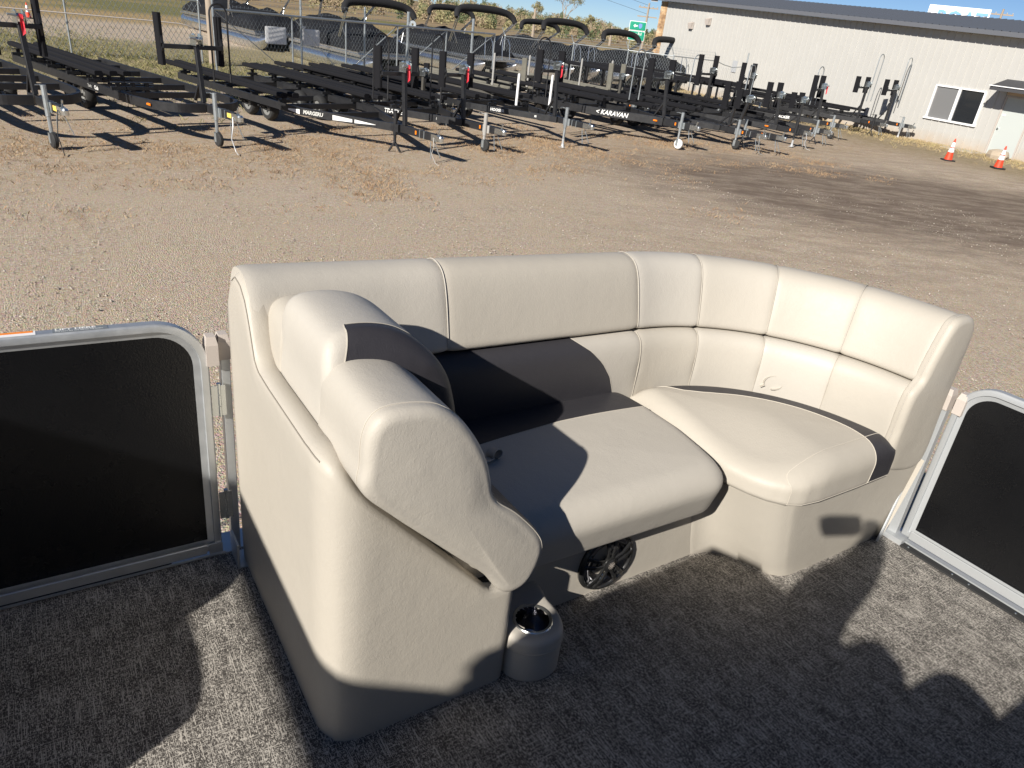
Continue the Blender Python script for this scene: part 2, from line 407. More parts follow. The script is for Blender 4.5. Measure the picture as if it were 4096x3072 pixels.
# seat base (kickboard)
bot = [(-1.80, -0.667), (-0.95, -0.667), (-0.86, -0.668), (-0.79, -0.69), (-0.735, -0.745), (-0.705, -0.81), (-0.685, -0.862), (-0.645, -0.895), (-0.575, -0.905), (-0.30, -0.905), (-0.085, -0.905), (-0.057, -0.895), (-0.045, -0.86), (-0.04, -0.30), (-0.30, -0.05), (-1.80, -0.05)]
top = [(-1.80, -0.672), (-1.02, -0.672), (-0.95, -0.676), (-0.90, -0.70), (-0.875, -0.76), (-0.855, -0.83), (-0.83, -0.878), (-0.785, -0.915), (-0.70, -0.928), (-0.30, -0.928), (-0.065, -0.932), (-0.036, -0.922), (-0.028, -0.89), (-0.028, -0.30), (-0.28, -0.04), (-1.80, -0.05)]
def densify(poly, k=5, straight=(0, 9, 12, 13, 14, 15)):
    out = []; n = len(poly)
    for i in range(n):
        p = [Vector(poly[(i+j) % n]) for j in (-1, 0, 1, 2)]
        for q in range(k):
            t = q/k
            if i in straight: out.append(p[1].lerp(p[2], t))
            else: out.append(0.5*((2*p[1])+(p[2]-p[0])*t+(2*p[0]-5*p[1]+4*p[2]-p[3])*t*t+(3*p[1]-p[0]-3*p[2]+p[3])*t**3))
    return out
B0, B1 = densify(bot), densify(top); n = len(B0); mb = MB(); v = []
for i in range(7):
    t = i/6
    zt = [0.335+0.022*max(0, min(1, (p.x+1.0)/0.2)) for p in B1]
    v += [(a.x+(c.x-a.x)*t**0.8, a.y+(c.y-a.y)*t**0.8, z*t) for a, c, z in zip(B0, B1, zt)]
mb.add(v, [(i*n+j, i*n+(j+1) % n, (i+1)*n+(j+1) % n, (i+1)*n+j) for i in range(6) for j in range(n)]+[tuple(range(n)), tuple(range(6*n, 7*n))])
bobj('seat_base', tobm(mb), M['vinyl'], sofa, ang=60)
wl.tube([(p.x, p.y, 0.357) for p in B1 if p.x > -0.27 and p.y < -0.88], 0.002, 5)
# arm base: rounded box with a sloping top
al = round_poly([(-2.262, -0.832), (-1.757, -0.832), (-1.757, -0.03), (-2.262, -0.03)], [0.10, 0.035, 0.02, 0.02], 9); al = resample(al, 0.018)
def armtop(x, y):
    rear = [(-0.42, 0.785), (-0.33, 0.79), (-0.30, 0.81), (-0.27, 0.875), (-0.235, 0.935), (-0.19, 0.967), (-0.137, 0.972), (-0.08, 0.935), (-0.045, 0.87), (-0.03, 0.80)]
    if x < -2.255 and y > -0.42: return lerp_tab(rear, y)
    if x > -2.255 and y > -0.1: return 0.55
    if y < -0.7: return lerp_tab([(-2.262, 0.787), (-2.235, 0.768), (-2.20, 0.722), (-1.84, 0.335), (-1.757, 0.33)], x)
    return 0.785 if x < -2.2 else 0.335 if x > -1.8 else 0.6
n = len(al); mb = MB(); v = []; zt = [armtop(p.x, p.y) for p in al]
lv = [0, .06, .2, .4, .6, .8, .9, .96]
for t in lv: v += [(p.x+(0.006 if p.x < -2.24 else 0)*(1-t), p.y, z*t) for p, z in zip(al, zt)]
for dd, k in ((0.004, 0.985), (0.012, 0.997), (0.022, 1.0), (0.045, 1.002), (0.06, 0.98)):
    v += [(p.x, p.y, z*k if k > 0.99 else z*k) for p, z in zip(inset(al, dd), zt)]
rn = len(lv)+5
mb.add(v, [(i*n+j, i*n+(j+1) % n, (i+1)*n+(j+1) % n, (i+1)*n+j) for i in range(rn-1) for j in range(n)]+[tuple(range(n))])
bobj('arm_base', tobm(mb), M['vinyl'], sofa, ang=75)
rim = [(p.x, p.y, z*0.985) for p, z in zip(inset(al, 0.003), zt)]
wl.tube(sorted([q for q in rim if q[0] < -2.25 and -0.80 < q[1] < -0.10], key=lambda q: q[1]), 0.0026, 6, mt='welt')
slot = MB().box(-2.19, -1.80, -0.80, -0.2, 0.30, 0.345)
# seat cushions
def seat_fn(tilt): return lambda x, y, w: (x, y, w+tilt(x, y)*max(0, (w-0.30)/0.18))
LO = round_poly([(-1.93, -0.802), (-0.955, -0.815), (-0.925, -0.55), (-0.95, -0.22), (-1.93, -0.22)], [0.03, 0.10, 0.3, 0.02, 0.02], 10)
LO = resample(LO, 0.02)
b = tobm(pillow(LO, 0.292, 0.478, 0.02, 0.075, lambda x, y, w: (x, y+0.03*max(0, (0.40-w)/0.1)*(1 if y < -0.6 else 0), w+(0.022*max(0, min(1, (y+0.8)/0.4)))*max(0, (w-0.36)/0.12)), 0, 0.010, 4, 8, 9))
lb, db, sm = split(b, lambda co: -(co.y+0.415+0.03*max(0, (-1.35-co.x)/0.3)) if co.z > 0.42 else 1.0)
bobj('seat_cushion', lb, M['vinyl'], sofa); bobj('seat_stripe', db, M['dvinyl'], sofa)['label'] = 'charcoal stripe along the back of the seat'; SEG.append(sm)
arcp = [(-0.9+0.627*sin(radians(t)), -0.9+0.627*cos(radians(t))) for t in range(-3, 92, 4)]
LG = arcp+[(-0.272, -0.925), (-0.282, -0.947), (-0.305, -0.958), (-0.5, -0.962), (-0.70, -0.962), (-0.775, -0.953), (-0.828, -0.928), (-0.865, -0.885), (-0.892, -0.83), (-0.915, -0.75), (-0.932, -0.60), (-0.940, -0.40)]
LG = resample([Vector(p) for p in LG], 0.02)
def leg_fn(x, y, w):
    t_ = max(0, min(1, (-0.62-x)/0.28)); u_ = max(0, min(1, (-0.42-y)/0.38)); t_ = t_*t_*(3-2*t_); u_ = u_*u_*(3-2*u_)
    return (x, y, w-0.050*t_*u_*max(0, (w-0.38)/0.13))
b = tobm(pillow(LG, 0.362, 0.512, 0.02, 0.078, leg_fn, 0, 0.010, 4, 9, 11))
RT = [(-10, 0.70), (3, 0.66), (6, 0.61), (9, 0.565), (13, 0.525), (20, 0.502), (28, 0.494), (45, 0.496), (62, 0.498), (76, 0.494), (93, 0.482), (120, 0.48)]
def leg_f(co):
    dx, dy = co.x+0.9, co.y+0.9; th = math.degrees(math.atan2(dx, dy)); r = sqrt(dx*dx+dy*dy)
    if th > 89: return -(co.x+0.9-lerp_tab([(0.36, 0.465), (0.52, 0.484)], co.z))
    if th < -12: return 1.0
    return lerp_tab(RT, th)-r
sa_, sn_, _v = isocut(b, lambda co: (max(co.y+0.912, 0)**2+max(-0.80-co.x, 0)**2)**0.5-0.022 if co.z > 0.37 and co.x < -0.385 else (co.y+0.89 if co.z > 0.37 else 1.0)); SEG.append((sa_, sn_))
lb, db, sm = split(b, leg_f)
bobj('seat_cushion', lb, M['vinyl'], sofa)['label'] = 'corner seat cushion'; bobj('seat_stripe', db, M['dvinyl'], sofa)['label'] = 'curved charcoal stripe on the corner seat'; SEG.append(sm)
# welt round the leg cushion's front edge

# armrest / lounge backrest: three sections along v
P0 = [(-2.212, 0.761), (-2.212, 0.818), (-2.208, 0.882), (-2.188, 0.920), (-2.150, 0.932), (-2.09, 0.927), (-2.047, 0.912), (-2.004, 0.878), (-1.964, 0.825), (-1.935, 0.768), (-1.921, 0.722), (-1.905, 0.672), (-1.842, 0.618), (-1.778, 0.548), (-1.752, 0.50), (-1.754, 0.451), (-1.775, 0.402), (-1.803, 0.381), (-1.836, 0.378), (-1.866, 0.397), (-1.908, 0.455), (-1.99, 0.535), (-2.073, 0.616), (-2.148, 0.69)]
PA = resample(cat_rom(P0, 5), 0.014)
b = tobm(pillow(PA, 0.64, 0.906, 0.012, 0.024, lambda x, y, w: (x, -w, y), 0, 0.010, 8, 7, 7, (-2.0, 0.66)))
lb, db, sm = split(b, lambda co: -min(co.y+0.897, (co.x+1.922)*1.5, co.z-0.40-max(0, (-1.80-co.x))*1.3))
bobj('armrest_cushion', lb, M['vinyl'], sofa); bobj('armrest_trim', db, M['dvinyl'], sofa)['label'] = 'charcoal trim on the lower armrest roll'; SEG.append(sm)
wl.tube([(p.x, -0.8865, p.y) for p in inset(PA, 0.0040) if (p.y > 0.76 or p.x > -1.94) and p.y > 0.42], 0.0042, 6, mt='welt')
wl.tube([(p.x, -0.871, p.y) for p in inset(PA, -0.0002) if p.y > 0.77 or p.x > -1.94 and p.y > 0.66], 0.0028, 4, mt='seam')
P1 = [(-2.207, 0.745), (-2.209, 0.86), (-2.205, 0.93), (-2.188, 0.968), (-2.150, 0.985), (-2.08, 0.984), (-2.015, 0.965), (-1.955, 0.92), (-1.912, 0.86), (-1.888, 0.79), (-1.875, 0.72), (-1.87, 0.66), (-1.86, 0.60), (-1.85, 0.52), (-1.88, 0.47), (-2.0, 0.56), (-2.12, 0.68)]
PB = resample(cat_rom(P1, 5), 0.016)
b = tobm(pillow(PB, 0.33, 0.672, 0.045, 0.03, lambda x, y, w: (x, -w+0.035*max(0, (y-0.9)/0.09)*max(0, (w-0.45)/0.22), y), 0.0, 0.0, 12, 6, 5))
lb, db, sm = split(b, lambda co: -min(-0.592-co.y, (co.x+2.178)+(-0.30)*(co.z-0.88), 1.0))
bobj('lounge_backrest', lb, M['vinyl'], sofa); bobj('backrest_trim', db, M['dvinyl'], sofa)['label'] = 'charcoal front band of the raised backrest'; SEG.append(sm)
P2 = [(p[0]-0.006, p[1]-0.048) if p[1] > 0.85 else p for p in P1]
b = tobm(pillow(resample(cat_rom(P2, 5), 0.016), 0.215, 0.375, 0.04, 0.012, lambda x, y, w: (x, -w, y), 0.0, 0.0, 3, 5, 4)); bobj('backrest_end', b, M['vinyl'], sofa)
bobj('arm_slot', tobm(slot), M['black'], sofa)
wl.tube([(p.x, -0.345, p.y) for p in inset(PB, 0.004) if p.y > 0.70 and p.x < -2.19 and p.y < 0.90], 0.0030, 5, mt='welt')
for sg_ in SEG: seammesh([sg_], 0.0010).obj('seam_stitching', M['seam'], sofa)
# pull loops
def loop(c, ax, up, r, w, tail=0.004):
    c, ax, up = Vector(c), Vector(ax).normalized(), Vector(up).normalized(); side = ax.cross(up)
    P = [c-ax*(r+tail)*1.4+up*0.004]+[c+ax*(r*cos(a)*1.35)+up*(r*sin(a)+r) for a in [pi+0.6-i*(2*pi-0.9)/16 for i in range(17)]]
    mb = MB(); v = []
    for i, p in enumerate(P):
        d = (P[min(i+1, len(P)-1)]-P[max(i-1, 0)]).normalized(); nn = d.cross(side)
        v += [p+side*w/2+nn*.0013, p-side*w/2+nn*.0013, p-side*w/2-nn*.0013, p+side*w/2-nn*.0013]
    return mb.add(v, [(i*4+j, i*4+(j+1) % 4, i*4+4+(j+1) % 4, i*4+4+j) for i in range(len(P)-1) for j in range(4)])
loop((-0.43, -0.505, 0.516), (0.7, -0.62, 0), (0.15, 0.1, 1), 0.026, 0.026).obj('pull_loop', M['vinyl'], sofa, smooth=True)
loop((-1.66, -0.52, 0.503), (0.9, 0.25, 0), (-0.1, 0.2, 1), 0.014, 0.03, 0.07).obj('pull_loop', M['vinyl'], sofa, smooth=True)
# cup holder block
cup = [Vector(p) for p in cat_rom([(-1.757, -0.66), (-1.757, -0.78), (-1.748, -0.84), (-1.71, -0.878), (-1.655, -0.888), (-1.605, -0.868), (-1.577, -0.815), (-1.572, -0.75), (-1.575, -0.66)], 5)]
cup = resample(cup, 0.012)
b = tobm(pillow(cup, 0.0, 0.142, 0.004, 0.018, lambda x, y, w: (x, y, w), 0, 0, 4)); bmesh.ops.delete(b, geom=[f for f in b.faces if f.calc_center_median().z > 0.135 and (f.calc_center_median().x+1.664)**2+(f.calc_center_median().y+0.80)**2 < 0.049**2], context='FACES')
ch = bobj('cup_holder', b, M['vinyl'], sofa)
wl2 = MB().tube([(p.x, p.y, 0.100) for p in inset(cup, -0.0006)], 0.002, 5, closed=True); wl2.obj('holder_seam', M['vinyl'], ch)
MB().lathe([(0.046, 0.10), (0.0475, 0.138), (0.0475, 0.1425), (0.055, 0.1455), (0.0575, 0.1425)], (-1.664, -0.80, 0), n=40, cap=False).obj('cup_rim', M['chrome'], ch, smooth=True)
m = mat('dark_chrome', (0.30, 0.30, 0.32), 0.14, 1.0); M['dchrome'] = m
MB().lathe([(0.0, 0.062), (0.022, 0.063), (0.034, 0.068), (0.040, 0.078), (0.044, 0.10), (0.0475, 0.1425)], (-1.664, -0.80, 0), n=40, cap=False).obj('cup_well', m, ch, smooth=True)
# speaker
spk = MB(); SC = Vector((-1.292, -0.668, 0.124))
def sp(x, z, y): return SC+Vector((x, -y, z))
ringp = []
for (r, y) in [(0.108, 0.0), (0.110, 0.010), (0.104, 0.017), (0.097, 0.018), (0.092, 0.012), (0.088, 0.002)]:
    ringp.append([sp(r*(1+0.012*cos(5*a+1))*cos(a), r*(1+0.012*cos(5*a+1))*sin(a), y) for a in [2*pi*i/60 for i in range(60)]])
spk.add([p for g in ringp for p in g], [(i*60+j, i*60+(j+1) % 60, (i+1)*60+(j+1) % 60, (i+1)*60+j) for i in range(5) for j in range(60)])
m = mat('gloss_black_plastic', (0.018, 0.018, 0.018), 0.24, 0.0, 0.7)
so_ = spk.obj('speaker', m, sofa, smooth=True)
con = MB().lathe([(0.0, -0.03), (0.03, -0.031), (0.05, -0.02), (0.072, -0.006), (0.084, -0.002), (0.092, -0.004)], (0, 0, 0), 'y', 40, False); con.v = [(x+SC.x, -y+SC.y-0.005-0.012, z+SC.z) for x, y, z in con.v]; con.obj('speaker_cone', M['dchrome'], so_, smooth=True)
g = MB()
for i in range(5):
    a0 = 2*pi*i/5+0.35
    for da, w in ((-0.20, 0.008), (0.0, 0.0045), (0.20, 0.008)):
        if da == 0: continue
        a = a0+da; p0 = sp(0.022*cos(a0+da*2.2), 0.022*sin(a0+da*2.2), 0.024); p1 = sp(0.06*cos(a), 0.06*sin(a), 0.026); p2 = sp(0.100*cos(a-da*.2), 0.100*sin(a-da*.2), 0.015)
        g.bar(p0, p1, w*1.3, 0.007, (0, -1, 0), 0.0015).bar(p1, p2, w*1.7, 0.008, (0, -1, 0), 0.0015)
    for r_ in (0.05, 0.078): g.bar(sp(r_*cos(a0-0.2), r_*sin(a0-0.2), 0.021), sp(r_*cos(a0+0.2), r_*sin(a0+0.2), 0.021), 0.005, 0.005, (0, -1, 0))
g.obj('speaker_grille', m, so_)
hb = MB().lathe([(0.0, 0.034), (0.014, 0.034), (0.017, 0.031), (0.026, 0.030), (0.028, 0.024), (0.028, 0.015)], (0, 0, 0), 'y', 30, False); hb.v = [(x+SC.x, SC.y-y, z+SC.z) for x, y, z in hb.v]; hb.obj('speaker_hub', m, so_, smooth=True)
db = MB()
for i in range(12):
    for r_ in (0.004, 0.008, 0.012): db.lathe([(0.0009, 0), (0.0009, 0.001)], (0, 0, 0), 'y', 5); q = sp(r_*cos(i*pi/6+r_*90), r_*sin(i*pi/6+r_*90), 0.0345); db.v[-10:] = [(x+q.x, -y+q.y, z+q.z) for x, y, z in db.v[-10:]]
db.obj('speaker_emblem', M['plastic'], so_)
# ---------------------------------------------------------------- gates
def gate_mesh(x0, x1, z0, z1, rad, fw, th, n=10):
    """rounded-top tube frame in (x,z); returns frame MB, panel MB; depth y -th/2..th/2"""
    def outl(o): return [Vector(p) for p in [(x0+o, z0+o)]+[(x1-o, z0+o)]]+[Vector((x1-o-(rad-o)*(1-cos(a)), z1-o-(rad-o)*(1-sin(a)))) for a in [pi/2*i/n for i in range(n+1)]]+[Vector((x0+o+(rad-o)*(1-sin(a)), z1-o-(rad-o)*(1-cos(a)))) for a in [pi/2*i/n for i in range(n+1)]]
    fr = MB(); prof = [(0.0, -th/2+.004), (0.0, th/2-.004), (0.0025, th/2-0.001), (0.005, th/2), (fw*0.52, th/2), (fw*0.55, th/2-0.006), (fw*0.97, th/2-0.008), (fw, th/2-0.011), (fw, -th/2+0.011), (fw*0.55, -th/2+0.008), (fw*0.52, -th/2), (0.005, -th/2), (0.0025, -th/2+.001)]
    rings = [outl(d) for d, y in prof]; k = len(rings[0]); v = [(p.x, y, p.y) for g, (d, y) in zip(rings, prof) for p in g]; q = len(prof)
    fr.add(v, [(i*k+j, i*k+(j+1) % k, ((i+1) % q)*k+(j+1) % k, ((i+1) % q)*k+j) for i in range(q) for j in range(k)])
    pn = MB(); g = outl(fw-0.004); pn.add([(p.x, 0.004, p.y) for p in g]+[(p.x, -0.004, p.y) for p in g], [tuple(range(k)), tuple(range(k, 2*k))]+[(j, (j+1) % k, k+(j+1) % k, k+j) for j in range(k)])
    return fr, pn
def capmesh(w, d, h):
    return MB().add([(-w, -d, 0), (w, -d, 0), (w, d, 0), (-w, d, 0), (-w, -d, h*.72), (w, -d, h*.72), (w, d, h*.72), (-w, d, h*.72), (-w*.72, -d*.72, h), (w*.72, -d*.72, h), (w*.72, d*.72, h), (-w*.72, d*.72, h)],
        [(0, 1, 2, 3), (0, 1, 5, 4), (1, 2, 6, 5), (2, 3, 7, 6), (3, 0, 4, 7), (4, 5, 9, 8), (5, 6, 10, 9), (6, 7, 11, 10), (7, 4, 8, 11), (8, 9, 10, 11)])
# left gate: lies in plane v=0, u -4.0 .. -2.312
lg = root('boat_gate', 'black panel gate in a rounded aluminium frame with LIFT HERE sticker, left of the lounge', 'gate', BW @ Matrix.Translation((0, 0.0, 0)))
fr, pn = gate_mesh(-3.75, -2.312, 0.028, 0.800, 0.135, 0.040, 0.034)
fr.obj('gate_frame', M['alu'], lg, smooth=30); pn.obj('gate_panel', M['panel'], lg)
MB().bar((-3.72, -0.022, 0.046), (-2.36, -0.022, 0.046), 0.010, 0.034, (0, 0, 1), 0.002).obj('bottom_rail', M['alu'], lg)
MB().box(-2.352, -2.312, -0.0215, -0.017, 0.022, 0.058).obj('corner_bracket', M['alu'], lg)
for z in (0.50, 0.14):
    h = MB()
    for k_ in range(3): h.tube([(-2.291, -0.014, z+k_*0.036), (-2.291, -0.014, z+0.034+k_*0.036)], 0.0065, 10)
    h.box(-2.312, -2.2935, -0.0185, -0.0165, z+0.004, z+0.10).box(-2.2885, -2.274, -0.0185, -0.0165, z+0.004, z+0.10)
    h.obj('hinge', M['chrome'], lg)
c1 = capmesh(0.016, 0.024, 0.085); c1.v = [(x-2.303, y+0.0, z+0.665) for x, y, z in c1.v]; c1.obj('post_cap', M['plastic'], lg)
# stickers (real flat prints on the tube top)
st = MB().box(-3.05, -2.70, -0.0135, 0.0135, 0.8005, 0.8009).obj('warning_sticker', M['white'], lg)
MB().box(-3.04, -2.705, 0.0015, 0.0125, 0.8011, 0.8014).obj('warning_band', mat('orange_print', (0.85, 0.24, 0.02), 0.5), st)
def top_text(body, x, y, size, m, parent, bold=0.0):
    t = link('lettering', text_data(body, size, m, bold), parent); place(t, (x, y, 0.8017), (1, 0, 0), (0, 1, 0)); return t
place_ = None
def flat_text(body, x, y, z, size, m, parent, bold=0.0, sx=1.0):
    t = link('lettering', text_data(body, size, m, bold), parent); t.matrix_local = Matrix(((sx, 0, 0, x), (0, 1, 0, y), (0, 0, 1, z), (0, 0, 0, 1))); return t
flat_text('WARNING', -2.945, 0.006, 0.8017, 0.0125, M['black'], st, 0.0006, 1.5)
tri = MB().add([(-2.968, 0.0015, 0.8016), (-2.952, 0.0015, 0.8016), (-2.960, 0.0122, 0.8016)], [(0, 1, 2)]).obj('warning_symbol', M['black'], st, fix=False)
flat_text('Avoid injury. Keep hands clear. Gates must be closed', -3.035, -0.0025, 0.8017, 0.0058, M['black'], st, 0, 1.6)
flat_text('while boat is underway.', -2.96, -0.009, 0.8017, 0.0058, M['black'], st, 0, 1.6)
s2 = MB().box(-2.665, -2.545, -0.0125, 0.0125, 0.8005, 0.8009).obj('lift_sticker', mat('grey_sticker', (0.16, 0.18, 0.20), 0.5), lg)
flat_text('LIFT HERE', -2.66, 0.0045, 0.8013, 0.0155, M['text'], s2, 0.0005, 1.3); flat_text('DO NOT SIT ON GATES OR RAILS', -2.659, -0.0075, 0.8013, 0.0052, M['text'], s2, 0.0002, 1.3)
# fence post beside the lounge and the threshold
fp = root('rail_post', 'slim aluminium rail post between the left gate and the lounge', 'post', BW)
MB().bar((-2.266, 0.016, 0.0), (-2.266, 0.016, 0.68), 0.026, 0.032, (0, 1, 0), 0.002).obj('post_tube', M['alu'], fp)
c2 = capmesh(0.016, 0.022, 0.075); c2.v = [(x-2.268, y+0.016, z+0.672) for x, y, z in c2.v]; c2.obj('post_cap', M['plastic'], fp)
MB().box(-2.285, -2.242, -0.10, -0.015, 0.0005, 0.004).box(-2.285, -2.279, -0.10, -0.015, 0.004, 0.09).obj('foot_bracket', M['alu'], fp)
th = root('gate_threshold', 'aluminium sill with a dark slot under the left gate', 'sill', BW)
MB().box(-4.1, -2.30, -0.004, 0.006, 0.0005, 0.007).box(-4.1, -2.275, -0.008, 0.03, 0.0004, 0.0034).obj('sill_strip', M['alu'], th)
MB().box(-4.1, -2.46, -0.0035, 0.025, 0.0075, 0.0085).obj('sill_slot', M['rubber'], th)
# right gate: plane u=0, v -0.95 .. -2.3
rg = root('boat_gate', 'black panel gate in a rounded white-metal frame at the bow, right of the lounge', 'gate', BW)
m2 = mat('pale_aluminium', (0.44, 0.455, 0.465), 0.45, 0.4); M['palealu'] = m2
fr, pn = gate_mesh(0.958, 2.05, 0.032, 0.700, 0.125, 0.040, 0.034)
for q in (fr, pn): q.v = [(y+0.004, -x, z) for x, y, z in q.v]
fr.obj('gate_frame', m2, rg, smooth=30); pn.obj('gate_panel', M['panel'], rg)
MB().bar((-0.018, -0.995, 0.052), (-0.018, -2.03, 0.052), 0.010, 0.036, (0, 0, 1), 0.002).obj('bottom_rail', m2, rg)
c3 = capmesh(0.024, 0.016, 0.08); c3.v = [(x+0.006, y-0.975, z+0.565) for x, y, z in c3.v]; c3.obj('post_cap', M['plastic'], rg)
rp = root('rail_post', 'white aluminium rail post with triangular foot plate between lounge and bow gate', 'post', BW)
MB().bar((0.0, -0.925, 0.0), (0.0, -0.925, 0.57), 0.030, 0.034, (0, 1, 0), 0.002).obj('post_tube', m2, rp)
c4 = capmesh(0.022, 0.018, 0.08); c4.v = [(x, y-0.925, z+0.565) for x, y, z in c4.v]; c4.obj('post_cap', M['plastic'], rp)
MB().add([(-0.022, -0.900, 0.002), (-0.11, -0.925, 0.002), (-0.028, -0.912, 0.30), (-0.022, -0.902, 0.31), (-0.018, -0.905, 0.002), (-0.106, -0.931, 0.002), (-0.024, -0.918, 0.30), (-0.018, -0.906, 0.31)],
    [(0, 1, 2, 3), (4, 5, 6, 7), (0, 1, 5, 4), (1, 2, 6, 5), (2, 3, 7, 6), (3, 0, 4, 7)]).obj('foot_plate', m2, rp)
MB().tube([(-0.112, -0.928, 0.006), (-0.031, -0.915, 0.30)], 0.004, 8).obj('plate_lip', m2, rp)
MB().box(-0.042, 0.022, -0.985, -0.90, 0.0005, 0.022).obj('post_foot', m2, rp)
t2 = root('gate_threshold', 'black rubber sill strip below the bow gate with screws', 'sill', BW)
MB().box(-0.046, -0.012, -2.6, -0.985, 0.0005, 0.0065).obj('rubber_strip', M['rubber'], t2)
for v_ in (-1.01, -1.18, -1.24, -1.40, -1.56): MB().lathe([(0.004, 0.0062), (0.0035, 0.0085), (0.0, 0.009)], (-0.030, v_, 0), n=8, cap=False).obj('screw', M['chrome'], t2)
MB().box(-0.008, 0.02, -2.6, -0.985, 0.0004, 0.010).obj('sill_strip', m2, t2)
# =================================================================== out of frame on the boat: what throws the shadows on deck
# unseen lounges, sun top and photographer read off their shadows; console and chair added for shade
def soft_box(x0, x1, y0, y1, z0, z1, r, rt):
    return tobm(pillow(resample(round_poly([(x0, y0), (x1, y0), (x1, y1), (x0, y1)], r, 6), 0.05), z0, z1, 0.01, rt, lambda x, y, w: (x, y, w), 0, 0.01, 3))
ol = root('boat_lounge', 'second beige lounge on the far side of the deck, behind the camera', 'sofa', BW)
bobj('seat_base', soft_box(-2.95, -0.1, -2.9, -2.52, 0, 0.34, 0.08, 0.02), M['vinyl'], ol); bobj('seat_cushion', soft_box(-2.95, -0.1, -2.7, -2.50, 0.34, 0.47, 0.06, 0.05), M['vinyl'], ol)
bobj('backrest', soft_box(-2.95, -0.12, -2.92, -2.48, 0.34, 1.24, 0.06, 0.08), M['vinyl'], ol)
sl = root('boat_lounge', 'stern-side beige lounge beyond the left gate, outside the picture', 'sofa', BW)
bobj('seat_base', soft_box(-5.4, -3.60, -1.02, -0.05, 0, 0.36, 0.08, 0.02), M['vinyl'], sl)
bobj('armrest', soft_box(-3.90, -3.575, -1.12, -0.62, 0.36, 0.72, 0.1, 0.07), M['vinyl'], sl)
bobj('backrest', soft_box(-4.10, -3.65, -0.82, -0.05, 0.36, 0.90, 0.1, 0.1), M['vinyl'], sl)
bobj('headrest', soft_box(-5.4, -4.0, -0.36, -0.05, 0.36, 0.97, 0.08, 0.1), M['vinyl'], sl)
cc = root('added_shade_chair', 'unseen high-backed beige swivel chair added behind the camera to shade the deck', 'chair', BW)  # unseen chair added so its back fills the deck shade beside the photographer
MB().lathe([(0.18, 0), (0.18, 0.02), (0.05, 0.05), (0.04, 0.42), (0.12, 0.44)], (-2.66, -2.32, 0), n=18).obj('pedestal', M['alu'], cc)
bobj('seat_cushion', soft_box(-2.90, -2.44, -2.44, -2.12, 0.44, 0.56, 0.08, 0.05), M['vinyl'], cc); bobj('backrest', soft_box(-2.92, -2.42, -2.47, -2.27, 0.56, 1.21, 0.07, 0.08), M['vinyl'], cc)
hc = root('added_shade_console', 'unseen pale helm console added to shade the deck, with solid windscreen and wheel behind the camera', 'console', BW)  # unseen console added to darken the middle of the deck
bobj('console_body', soft_box(-4.35, -3.25, -2.75, -1.84, 0, 1.05, 0.12, 0.08), M['hullwhite'], hc)
bobj('shade_screen', tobm(pillow(resample([Vector(p) for p in [(-4.48, -2.02), (-4.41, -1.963), (-4.32, -1.947), (-4.26, -1.91), (-4.19, -1.903), (-4.14, -1.868), (-4.07, -1.853), (-4.0, -1.855), (-3.88, -1.84), (-3.80, -1.807), (-3.17, -1.79), (-3.12, -1.95), (-3.16, -2.30), (-3.17, -2.75), (-4.45, -2.75)]], 0.05), 1.04, 1.50, 0.01, 0.02, lambda x, y, w: (x, y, w), 0, 0, 3)), M['dchrome'], hc)  # opaque block, outline drawn to give the wanted shade edge
MB().tube([(-4.32, -2.15+0.18*cos(a), 0.95+0.18*sin(a)) for a in [2*pi*i/24 for i in range(24)]], 0.016, 8, closed=True).obj('steering_wheel', M['rubber'], hc, smooth=True)
ft = root('folded_sun_top', 'rolled black sun top on aluminium legs across the deck, above and behind the camera', 'sun top', BW)
tz = 1.92; tu = -2.105-1.631*tz
MB().tube([(tu, -2.75, tz-0.5), (tu, -2.65, tz-0.15), (tu, -2.4, tz), (tu, -1.4, tz+0.02), (tu, -0.4, tz), (tu, -0.15, tz-0.15), (tu, -0.05, tz-0.5)], [0.07, 0.105, 0.122, 0.122, 0.122, 0.105, 0.07], 14).obj('canvas_roll', M['bimini'], ft, smooth=True)
MB().tube([(tu, -0.05, tz-0.5), (tu-0.9, -0.02, 0.72)], 0.013, 8).tube([(tu, -2.75, tz-0.5), (tu-0.9, -2.85, 0.72)], 0.013, 8).obj('support_leg', M['alu'], ft)
# photographer
fwd = (BW.inverted().to_3x3() @ Vector((0, 1, 0))); fwd.z = 0; fwd.normalize(); rgt = Vector((fwd.y, -fwd.x, 0))
camb = BW.inverted() @ CAM
def skin(name, nodes, edges, m, parent, levels=2, rootn=0):
    me = bpy.data.meshes.new(name); me.from_pydata([n_[0] for n_ in nodes], edges, []); o = link(name, me, parent)
    md = o.modifiers.new('skin', 'SKIN'); md.use_smooth_shade = True
    for i, n_ in enumerate(nodes): r = n_[1]; me.skin_vertices[0].data[i].radius = (r, r) if not hasattr(r, '__len__') else r; me.skin_vertices[0].data[i].use_root = (i == rootn)
    md2 = o.modifiers.new('sub', 'SUBSURF'); md2.levels = levels; md2.render_levels = levels; me.materials.append(m); return o
pb = camb-fwd*0.50-rgt*(-0.03); pb.z = 0      # body axis on deck
hd = Vector((-3.46, -2.56, 0))                 # head foot-point deduced from its shadow
body_f = (camb-hd); body_f.z = 0; body_f.normalize(); body_r = Vector((body_f.y, -body_f.x, 0))
def pp(f, r, z): return hd+body_f*f+body_r*r+Vector((0, 0, z*0.965))
per = root('person', 'photographer in dark jacket and jeans holding a phone up at arm length, behind the camera', 'person', BW)
cloth = mat('navy_jacket', (0.02, 0.025, 0.045), 0.9); jean = mat('blue_jeans', (0.03, 0.05, 0.10), 0.9); skinm = mat('skin', (0.55, 0.33, 0.24), 0.55); hair = mat('brown_hair', (0.05, 0.03, 0.02), 0.7)
